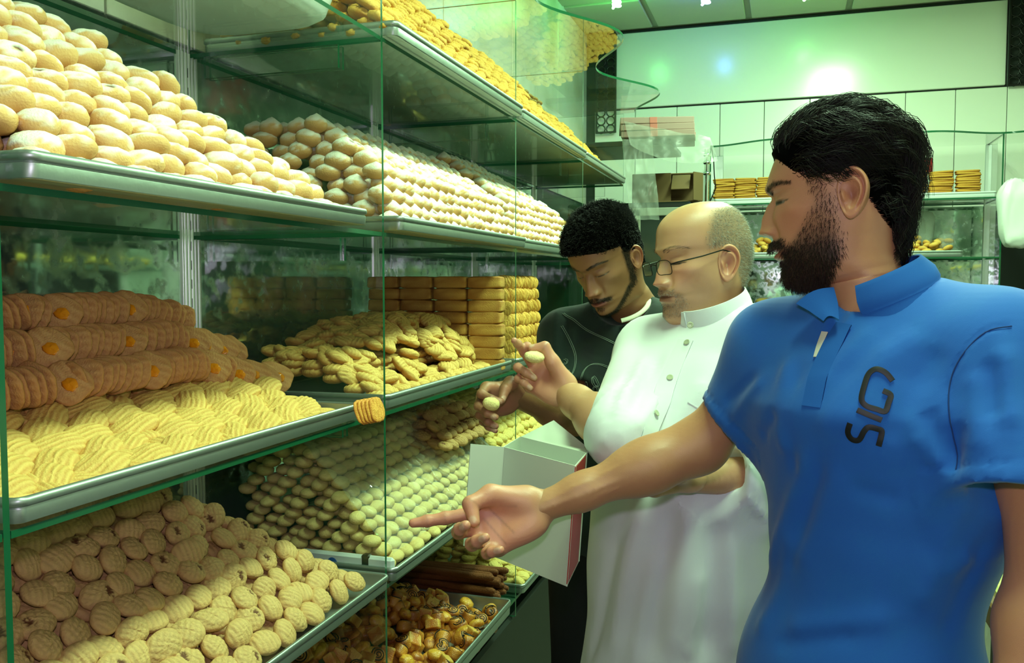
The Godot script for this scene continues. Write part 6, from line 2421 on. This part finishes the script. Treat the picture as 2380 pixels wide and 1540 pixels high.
	for q in [[1604, 753], [1598, 797], [1558, 879], [1519, 963]]:
		var b := MB.new()
		var c := hit(f, q[0], q[1], 1.2, 2.6, fo, 0.003)
		var n := f.slope(c)
		if q[1] == 753:
			n = (EYE - c).normalized()
			c = spot(1604, 755, 1.607)
		var side := n.cross(Vector3.UP).normalized()
		b.lathe(PackedVector2Array([Vector2(0.0, 0.0), Vector2(0.0058, 0.0), Vector2(0.0062, 0.0012), Vector2(0.0050, 0.0020), Vector2(0.0042, 0.0014), Vector2(0.0, 0.0013)]), 14, Transform3D(Basis(side, n, side.cross(n)), c))
		part("button", b, pearl, rb)
	lower_body(o, Vector3(pel.x, 0.86, pel.z), Vector3(across.x, 0, across.z).normalized(), fwd, plain_white, 0.09)
	# hair: grey stubble
	var hr := MB.new()
	scatter(hd, 9000, shade, func(p: Vector3, n: Vector3) -> void:
		var path := PackedVector3Array()
		var d := (n * 0.55 + Vector3(0, -0.45, -0.4) + Vector3(rnd(-1, 1), rnd(-1, 1), rnd(-1, 1)) * 0.5).normalized()
		var long := rnd(0.003, 0.006)
		for j in 3: path.append(at * (p + d * long * j / 2.0))
		hair_tube(hr, path, 0.00022, lin(70, 70, 62).lerp(lin(198, 200, 188), pow(rng.randf(), 1.6))))
	part("hair", hr, M.hair, o)
	var bd := MB.new()
	scatter(hd, 1700, stubble, func(p: Vector3, n: Vector3) -> void:
		var path := PackedVector3Array()
		var d := (n * 0.5 + Vector3(0, -0.7, 0) + Vector3(rnd(-1, 1), rnd(-1, 1), rnd(-1, 1)) * 0.4).normalized()
		var long := rnd(0.0015, 0.0036)
		for j in 3: path.append(at * (p + d * long * j / 2.0))
		hair_tube(bd, path, 0.00026, lin(60, 50, 42).lerp(lin(190, 182, 166), rng.randf())))
	brows(bd, hd, at, 420, 0.0050, lin(70, 56, 44), -0.003)
	part("beard", bd, M.hair, o)
	# glasses
	var gl := thing("eyeglasses", "thin dark wire-framed eyeglasses worn by the balding man", "glasses", Vector3.ZERO)
	var frame := mat("dark_wire", Color(0.07, 0.07, 0.06), 0.3, 0.7)
	var rims := MB.new()
	for s in [-1.0, 1.0]:
		var ring := PackedVector3Array()
		for k in 33:
			var a := TAU * k / 32.0
			var q := Vector3(signf(cos(a)) * pow(absf(cos(a)), 0.55) * 0.0225, signf(sin(a)) * pow(absf(sin(a)), 0.62) * 0.0140 - 0.002 * absf(cos(a)), 0)
			ring.append(at * (Vector3(s * 0.0325, 0.0035, 0.1085) + Basis(Vector3.UP, s * 0.14) * Basis(Vector3.RIGHT, 0.14) * q))
		rims.tube(ring, 0.0008, 6, false)
		var lens := MB.new()
		lens.cap(ring.slice(0, 32), at.basis.z)
		part("lens", lens, M.lens_glass, gl)
		var arm := MB.new()
		arm.tube(PackedVector3Array([at * Vector3(s * 0.0545, 0.008, 0.106), at * Vector3(s * 0.066, 0.011, 0.098), at * Vector3(s * 0.0775, 0.018, 0.050), at * Vector3(s * 0.0815, 0.026, 0.008), at * Vector3(s * 0.082, 0.020, -0.012)]), 0.0013, 6)
		part("temple", arm, frame, gl)
	rims.tube(PackedVector3Array([at * Vector3(-0.0105, 0.008, 0.1105), at * Vector3(-0.004, 0.0105, 0.1150), at * Vector3(0.004, 0.0105, 0.1150), at * Vector3(0.0105, 0.008, 0.1105)]), 0.0011, 6)
	part("rims", rims, frame, gl)
	# the cookie between thumb and finger
	var ck := plain_kind(1, Vector3(0.041, 0.022, 0.036), lin(236, 220, 160), lin(222, 196, 130))
	tag(single("cookie", ck[0], null, Transform3D(cam_basis() * Basis(Vector3.BACK, -0.12) * Basis(Vector3.RIGHT, 0.25), spot(1242, 829, 1.672))), "pale round cookie held up between finger and thumb by the man in white", "cookie")
	white_box(Vector3.ZERO)

# the bakery box that the man in white holds open
func white_box(_at: Vector3) -> void:
	var o := thing("pastry_box", "open white paperboard pastry box with a red side held by the man in white", "box", Vector3.ZERO)
	var a := spot(1171, 1038, 1.50)
	var b := spot(1338, 1082, 1.375)
	var d := spot(1157, 1297, 1.50)
	var x := (b - a)
	var y := (d - a)
	y = y - x * (y.dot(x) / x.dot(x)) * 0.6
	var n := x.cross(y).normalized()        # towards the inside of the box
	if n.dot(a - EYE) < 0: n = -n
	var z := spot(1364, 1052, 1.53) - b
	var th := 0.0016
	var sheet := func(p: Vector3, u: Vector3, w: Vector3) -> MB:
		var m := MB.new()
		var nn := u.cross(w).normalized() * th
		m.quad(p, p + u, p + u + w, p + w)
		m.quad(p + nn, p + w + nn, p + u + w + nn, p + u + nn)
		m.quad(p, p + nn, p + u + nn, p + u)
		m.quad(p + w, p + u + w, p + u + w + nn, p + w + nn)
		m.quad(p, p + w, p + w + nn, p + nn)
		m.quad(p + u, p + u + nn, p + u + w + nn, p + u + w)
		return m
	part("front_panel", sheet.call(a, x, y), M.card_white, o)
	part("side_panel", sheet.call(a, z, y), M.card_white, o)
	part("back_panel", sheet.call(a + z, x, y), M.card_white, o)
	part("end_panel", sheet.call(a + x, z, y), M.card_white, o)
	part("bottom_panel", sheet.call(a + y, x, z), M.card_white, o)
	var red: MB = sheet.call(a + x * 1.004 + y * 0.01, z * 0.9, y * 0.97)
	tag(part("red_print", red, M.red, o), "red printed outer face of the end panel")
	var flap_top := spot(1093, 1031, 1.47)
	part("open_flap", sheet.call(a, flap_top - a, y * 0.90), M.card_white, o)
	var lid := MB.new()
	var q: Array[Vector3] = [a + z, b + z, spot(1372, 1044, 1.60), spot(1287, 976, 1.66)]
	var up := (q[1] - q[0]).cross(q[3] - q[0]).normalized() * th
	lid.quad(q[0], q[1], q[2], q[3])
	lid.quad(q[0] - up, q[3] - up, q[2] - up, q[1] - up)
	for k in 4:
		var e: Vector3 = q[(k + 1) % 4]
		lid.quad(q[k], q[k] - up, e - up, e)
	part("lid_flap", lid, M.card_white, o)

func man_in_black() -> void:
	var o := thing("person", "young man with black curls in a dark printed shirt, head bent over his hand", "person", Vector3.ZERO)
	var skin := skin_material("brown_skin", 0.45)
	var sk := lin(146, 102, 70)
	var head_at := spot(1474, 601, 1.97)
	var hb := facing_basis(head_at, 31.0, 32.0, 5.0)
	head_at -= hb.x * 0.074
	var at := Transform3D(hb, head_at)
	var sr := spot(1314, 788, 2.16)
	var sl := spot(1542, 778, 2.06)
	var el := spot(1335, 968, 2.00)
	var wr := spot(1197, 917, 1.80)
	var neck := spot(1445, 722, 2.07)
	var pel := spot(1425, 1190, 2.26)
	var across := (sl - sr).normalized()
	var spine := (neck - pel).normalized()
	var fwd := across.cross(spine).normalized()
	var keys := head_keys()
	for k in keys.size():
		if k < 7: keys[k][0] *= 0.97
		if k < 22 and keys[k][0] < -0.055: keys[k][0] = -0.055 + (keys[k][0] + 0.055) * 0.82
	var br := face_brushes()
	br.append([Vector3(0.0, -0.056, 0.10), Vector3(0.022, 0.009, 0.02), Vector3(0, 0, 0.003), 0])
	var hd := make_head(keys, br, {y0 = 0.024, y1 = -0.037, high = 0.024, w0 = 0.0100, w1 = 0.0165, bridge = 0.005, under = 0.82})
	var beard := func(p: Vector3) -> float:
		var x := absf(p.x)
		var m := smoothstep(-0.0375, -0.0410, p.y + 0.25 * x) * smoothstep(-0.0525, -0.0490, p.y + 0.45 * maxf(0.0, x - 0.012)) * smoothstep(0.034, 0.027, x) * smoothstep(0.07, 0.08, p.z) * (0.6 + 0.4 * smoothstep(0.002, 0.006, x))
		# a line along the jaw from the sideburn to the chin
		var jaw := lerpf(-0.094, -0.045, smoothstep(0.085, 0.015, p.z))
		m = maxf(m, smoothstep(0.013, 0.005, absf(p.y - jaw + 0.004)) * smoothstep(0.010, 0.022, p.z))
		m = maxf(m, smoothstep(0.012, 0.007, absf(p.z - 0.018)) * smoothstep(-0.06, -0.045, p.y) * smoothstep(0.045, 0.035, p.y))
		m = maxf(m, smoothstep(0.012, 0.006, x) * smoothstep(-0.066, -0.070, p.y) * smoothstep(-0.08, -0.074, p.y) * smoothstep(0.07, 0.08, p.z) * 0.7)
		return clampf(m, 0, 1)
	var scalp := func(p: Vector3) -> float:
		var x := absf(p.x)
		var m := smoothstep(0.072 - 4.0 * x * x - 0.006, 0.072 - 4.0 * x * x + 0.006, p.y)
		var side := smoothstep(0.034, 0.022, p.z + 0.15 * (0.07 - p.y)) * smoothstep(lerpf(0.026, -0.055, smoothstep(0.012, -0.055, p.z)) - 0.004, lerpf(0.026, -0.055, smoothstep(0.012, -0.055, p.z)) + 0.010, p.y)
		return clampf(maxf(m, side), 0, 1)
	var look := func(p: Vector3, n: Vector3) -> Color:
		var c := sk.lerp(lin(140, 96, 64), clampf(lump(p, 500.0) + 0.4, 0, 1) * 0.5)
		var x := absf(p.x)
		c = c.lerp(lin(172, 108, 82), 0.5 * exp(-(p - Vector3(0, -0.024, 0.118)).length_squared() / 0.0006))
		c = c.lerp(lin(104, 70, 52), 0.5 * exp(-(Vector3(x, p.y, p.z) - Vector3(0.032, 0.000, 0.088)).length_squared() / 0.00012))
		if p.z > 0.075 and p.y < -0.045 and p.y > -0.068 and x < 0.027:
			c = c.lerp(lin(138, 82, 68), smoothstep(0.012, 0.007, absf(p.y + 0.0560)) * smoothstep(0.027, 0.02, x))
		c = c.lerp(lin(50, 30, 26), 0.8 * exp(-pow((p.y + 0.0537) / 0.0010, 2.0)) * smoothstep(0.026, 0.020, x) * smoothstep(0.07, 0.085, p.z))
		c = c.lerp(lin(36, 22, 18), 0.8 * exp(-(Vector3(x, p.y, p.z) - Vector3(0.0068, -0.0365, 0.112)).length_squared() / 1.2e-5))
		c = c.lerp(lin(26, 20, 17), beard.call(p) * 0.85)
		var u: float = (x - 0.010) / 0.042
		if p.z > 0.04 and u > 0 and u < 1:
			c = c.lerp(lin(24, 18, 15), 0.85 * smoothstep(0.0058, 0.002, absf(p.y - (0.0320 + 0.009 * sin(u * 2.3) - 0.004 * u * u)) / (1.0 - 0.5 * u)))
		return eye_paint(c, p, 0.0010, lin(18, 13, 11))
	var body := MB.new()
	put_head(body, hd, at, look, Vector3(0.0795, 0.002, -0.004), 0.060, lin(160, 108, 76), lin(118, 66, 50), 0.5)
	var paint := func(p: Vector3, n: Vector3) -> Color: return sk.lerp(lin(138, 98, 66), clampf(0.4 + lump(p, 400.0), 0, 1) * 0.6)
	var fore := (wr - el).normalized()
	var f := Field.new(wr.min(el).min(sr) - Vector3.ONE * 0.08, wr.max(el).max(sr) + Vector3.ONE * 0.08, 0.006)
	f.bone(sr, 0.05, el, 0.040, 0.02)
	f.bone(el, 0.037, el.lerp(wr, 0.4), 0.036, 0.03)
	f.bone(el.lerp(wr, 0.4), 0.0355, wr + fore * 0.006, 0.0245, 0.03)
	f.net(body, paint)
	var hy := (spot(1128, 928, 1.745) - wr).normalized()
	var hz := (EYE - wr).normalized() * 0.85 + Vector3(0, -0.35, 0)
	hz = (hz - hy * hz.dot(hy)).normalized()
	var hx := hy.cross(hz).normalized()
	var palm := func(p: Vector3, n: Vector3) -> Color: return sk.lerp(lin(178, 120, 94), smoothstep(-0.2, 0.7, n.z) * 0.9)
	hand(body, Transform3D(Basis(hx, hy, hz), wr), [[38, 58, 34, 6], [44, 40, 22, 0], [46, 38, 20, -3], [46, 36, 20, -8]],
		[Vector3(0.50, 0.70, 0.50), Vector3(0.00, 0.86, 0.50), Vector3(-0.60, 0.62, 0.50), Vector3(0.3, 0.3, 0.9)], palm, 0.0030, 1.0)
	# left arm hangs behind the man in white
	var el2 := sl + Vector3(0.06, -0.28, -0.02)
	var wr2 := el2 + Vector3(0.0, -0.25, 0.06)
	f = Field.new(wr2.min(sl) - Vector3.ONE * 0.09, wr2.max(sl) + Vector3.ONE * 0.09, 0.008)
	f.bone(sl, 0.05, el2, 0.041, 0.02)
	f.bone(el2, 0.041, wr2, 0.027, 0.03)
	f.net(body, paint)
	var down := (wr2 - el2).normalized()
	var hz3 := (-across - down * down.dot(-across)).normalized()
	hand(body, Transform3D(Basis(-down.cross(hz3), down, hz3), wr2), [[22, 25, 15, 2], [26, 28, 15, 0], [30, 30, 16, -2], [34, 30, 18, -5]], [Vector3(0.5, 0.8, 0.3), Vector3(0.25, 0.95, 0.2), Vector3(0.1, 1, 0.15), Vector3(0.8, 0, -0.6)], paint, 0.004)
	part("body", body, skin, o)
	# shirt
	f = Field.new(sr.min(pel) - Vector3(0.17, 0.10, 0.2), sl.max(neck) + Vector3(0.18, 0.06, 0.2), 0.0078)
	var hem := sr.lerp(el, 0.74)
	var d1 := (el - sr).normalized()
	f.bone(sr, 0.070, el, 0.066, 0.04)
	f.slice(hem, d1, 0.13)
	f.bone(hem - d1 * 0.01, 0.054, hem + d1 * 0.05, 0.058, 0.002, Vector3.ZERO, 1.0, true)
	var hem2 := sl.lerp(el2, 0.74)
	var d2 := (el2 - sl).normalized()
	f.bone(sl, 0.070, el2, 0.066, 0.04)
	f.slice(hem2, d2, 0.13)
	f.bone(neck.lerp(pel, 0.16) + fwd * 0.005, 0.078, neck.lerp(pel, 0.36) + fwd * 0.01, 0.104, 0.05, across, 1.45)
	f.bone(neck.lerp(pel, 0.36) + fwd * 0.01, 0.104, pel, 0.112, 0.06, across, 1.40)
	f.bone(pel, 0.112, pel - spine * 0.06, 0.114, 0.06, across, 1.40)
	f.bone(neck - spine * 0.018 - fwd * 0.02, 0.058, sr.lerp(neck, 0.12), 0.062, 0.05)
	f.bone(neck - spine * 0.018 - fwd * 0.02, 0.058, sl.lerp(neck, 0.12), 0.062, 0.05)
	f.ball(neck + spine * 0.045 + fwd * 0.022, Vector3(0.074, 0.072, 0.074), Basis.IDENTITY, 0.008, true)
	var fo := Folds.new()
	for q in [[1300, 720, 1290, 820, 0.012, 0.006], [1320, 720, 1310, 860, 0.012, -0.006], [1340, 760, 1330, 900, 0.016, 0.004], [1480, 740, 1430, 880, 0.016, 0.004]]:
		fo.add(hit(f, q[0], q[1], 1.5), hit(f, q[2], q[3], 1.5), q[4], q[5])
	var shirt := MB.new()
	var dark := lin(20, 40, 34)
	f.net(shirt, func(p: Vector3, _n: Vector3) -> Color: return dark.lerp(lin(14, 26, 24), clampf(0.5 + lump(p, 300.0), 0, 1)), func(p: Vector3, _n: Vector3) -> float: return fo.at(p) + lump(p, 240.0) * 0.003)
	var sh := part("shirt", shirt, cloth("dark_cloth", 0.9, 0.2), o)
	# line drawing printed on the shirt: doubled pale outlines
	var ink := mat("pale_print", Color(0.46, 0.52, 0.47), 0.8)
	for q in [[1308, 729, 1329, 742, 1363, 768, 1408, 789, 1456, 814], [1304, 758, 1322, 790, 1336, 830, 1330, 866, 1310, 890], [1348, 922, 1346, 893, 1355, 863, 1372, 848, 1395, 848, 1420, 858],
			[1356, 918, 1355, 894, 1361, 890, 1366, 918], [1374, 880, 1378, 876, 1383, 882, 1389, 896, 1384, 900, 1376, 890, 1374, 880], [1376, 918, 1378, 900, 1386, 900, 1390, 918], [1309, 832, 1316, 836, 1314, 844, 1307, 842], [1308, 866, 1320, 862, 1316, 874, 1308, 880]]:
		for w in 2:
			var line_ := MB.new()
			var px := []
			for k in q.size():
				px.append(q[k] + (3.2 if w else 0.0) * (1.0 if k % 2 == 0 else -0.6))
			line_.tube(on_cloth(f, px, fo, 0.0010, 1.5), 0.00075, 5)
			part("printed_line", line_, ink, sh)
	var nk := MB.new()
	var under := PackedVector3Array()
	for k in 17:
		var a := lerpf(-0.5, 1.3, k / 16.0)
		under.append(neck + spine * (0.014 - 0.018 * sin(a)) + fwd * 0.006 + (across * cos(a) + fwd * sin(a)) * 0.066)
	nk.tube(under, 0.0065, 8, true, Color.WHITE, 0.6)
	part("undershirt", nk, M.undershirt, o)
	lower_body(o, pel - spine * 0.05, across, fwd, mat("black_trousers", Color(0.018, 0.018, 0.022), 0.9), 0.10)
	# hair: a cap of tight curls
	var hr := MB.new()
	hr.tinted = true
	var cap := MB.new()
	var cp := PackedVector3Array()
	for k in hd.p.size():
		var p := hd.p[k]
		var m: float = scalp.call(p)
		var hgt := lerpf(0.005, 0.013, smoothstep(0.03, 0.085, p.y)) + 0.0035 * lump(p, 2600.0)
		cp.append(at * (p + hd.n[k] * (hgt * m - 0.003 * (1.0 - m))))
	cap.grid(cp, hd.rows, hd.cols, true, lin(7, 7, 7))
	var keep := PackedInt32Array()
	for k in range(0, cap.i.size(), 3):
		if scalp.call(hd.p[cap.i[k]]) > 0.15:
			keep.append(cap.i[k]); keep.append(cap.i[k + 1]); keep.append(cap.i[k + 2])
	cap.i = keep
	cap.tinted = false
	part("hair_base", cap, M.scalp_hair, o)
	scatter(hd, 5200, scalp, func(p: Vector3, n: Vector3) -> void:
		var hgt := lerpf(0.005, 0.015, smoothstep(0.03, 0.085, p.y)) + 0.004 * lump(p, 2600.0)
		var u := n.cross(Vector3(rnd(-1, 1), rnd(-1, 1), rnd(-1, 1))).normalized()
		var w := n.cross(u)
		var r := rnd(0.0016, 0.0032)
		var path := PackedVector3Array()
		var ph := rnd(0, TAU)
		for j in 9:
			var t := j / 8.0
			path.append(at * (p + n * hgt * (0.35 + 0.85 * t) + (u * cos(ph + t * 7.5) + w * sin(ph + t * 7.5)) * r))
		hair_tube(hr, path, 0.00075, lin(10, 10, 9).lerp(lin(46, 46, 42), rng.randf() * rng.randf())))
	part("hair", hr, M.hair, o)
	var bd := MB.new()
	scatter(hd, 2600, beard, func(p: Vector3, n: Vector3) -> void:
		var path := PackedVector3Array()
		var d := (n * 0.5 + Vector3(0, -0.7, 0) + Vector3(rnd(-1, 1), rnd(-1, 1), rnd(-1, 1)) * 0.4).normalized()
		var long := rnd(0.003, 0.006)
		for j in 3: path.append(at * (p + d * long * j / 2.0))
		hair_tube(bd, path, 0.00028, lin(16, 13, 11)))
	brows(bd, hd, at, 420, 0.0052, lin(14, 11, 10), -0.002)
	part("beard", bd, M.hair, o)
	var ck := plain_kind(1, Vector3(0.034, 0.026, 0.026), lin(238, 222, 150), lin(226, 202, 128))
	tag(single("cookie", ck[0], null, Transform3D(cam_basis() * Basis(Vector3.BACK, -0.25) * Basis(Vector3.RIGHT, 0.3), spot(1142, 938, 1.664))), "small oval cookie in the fingers of the man in the dark shirt", "cookie")
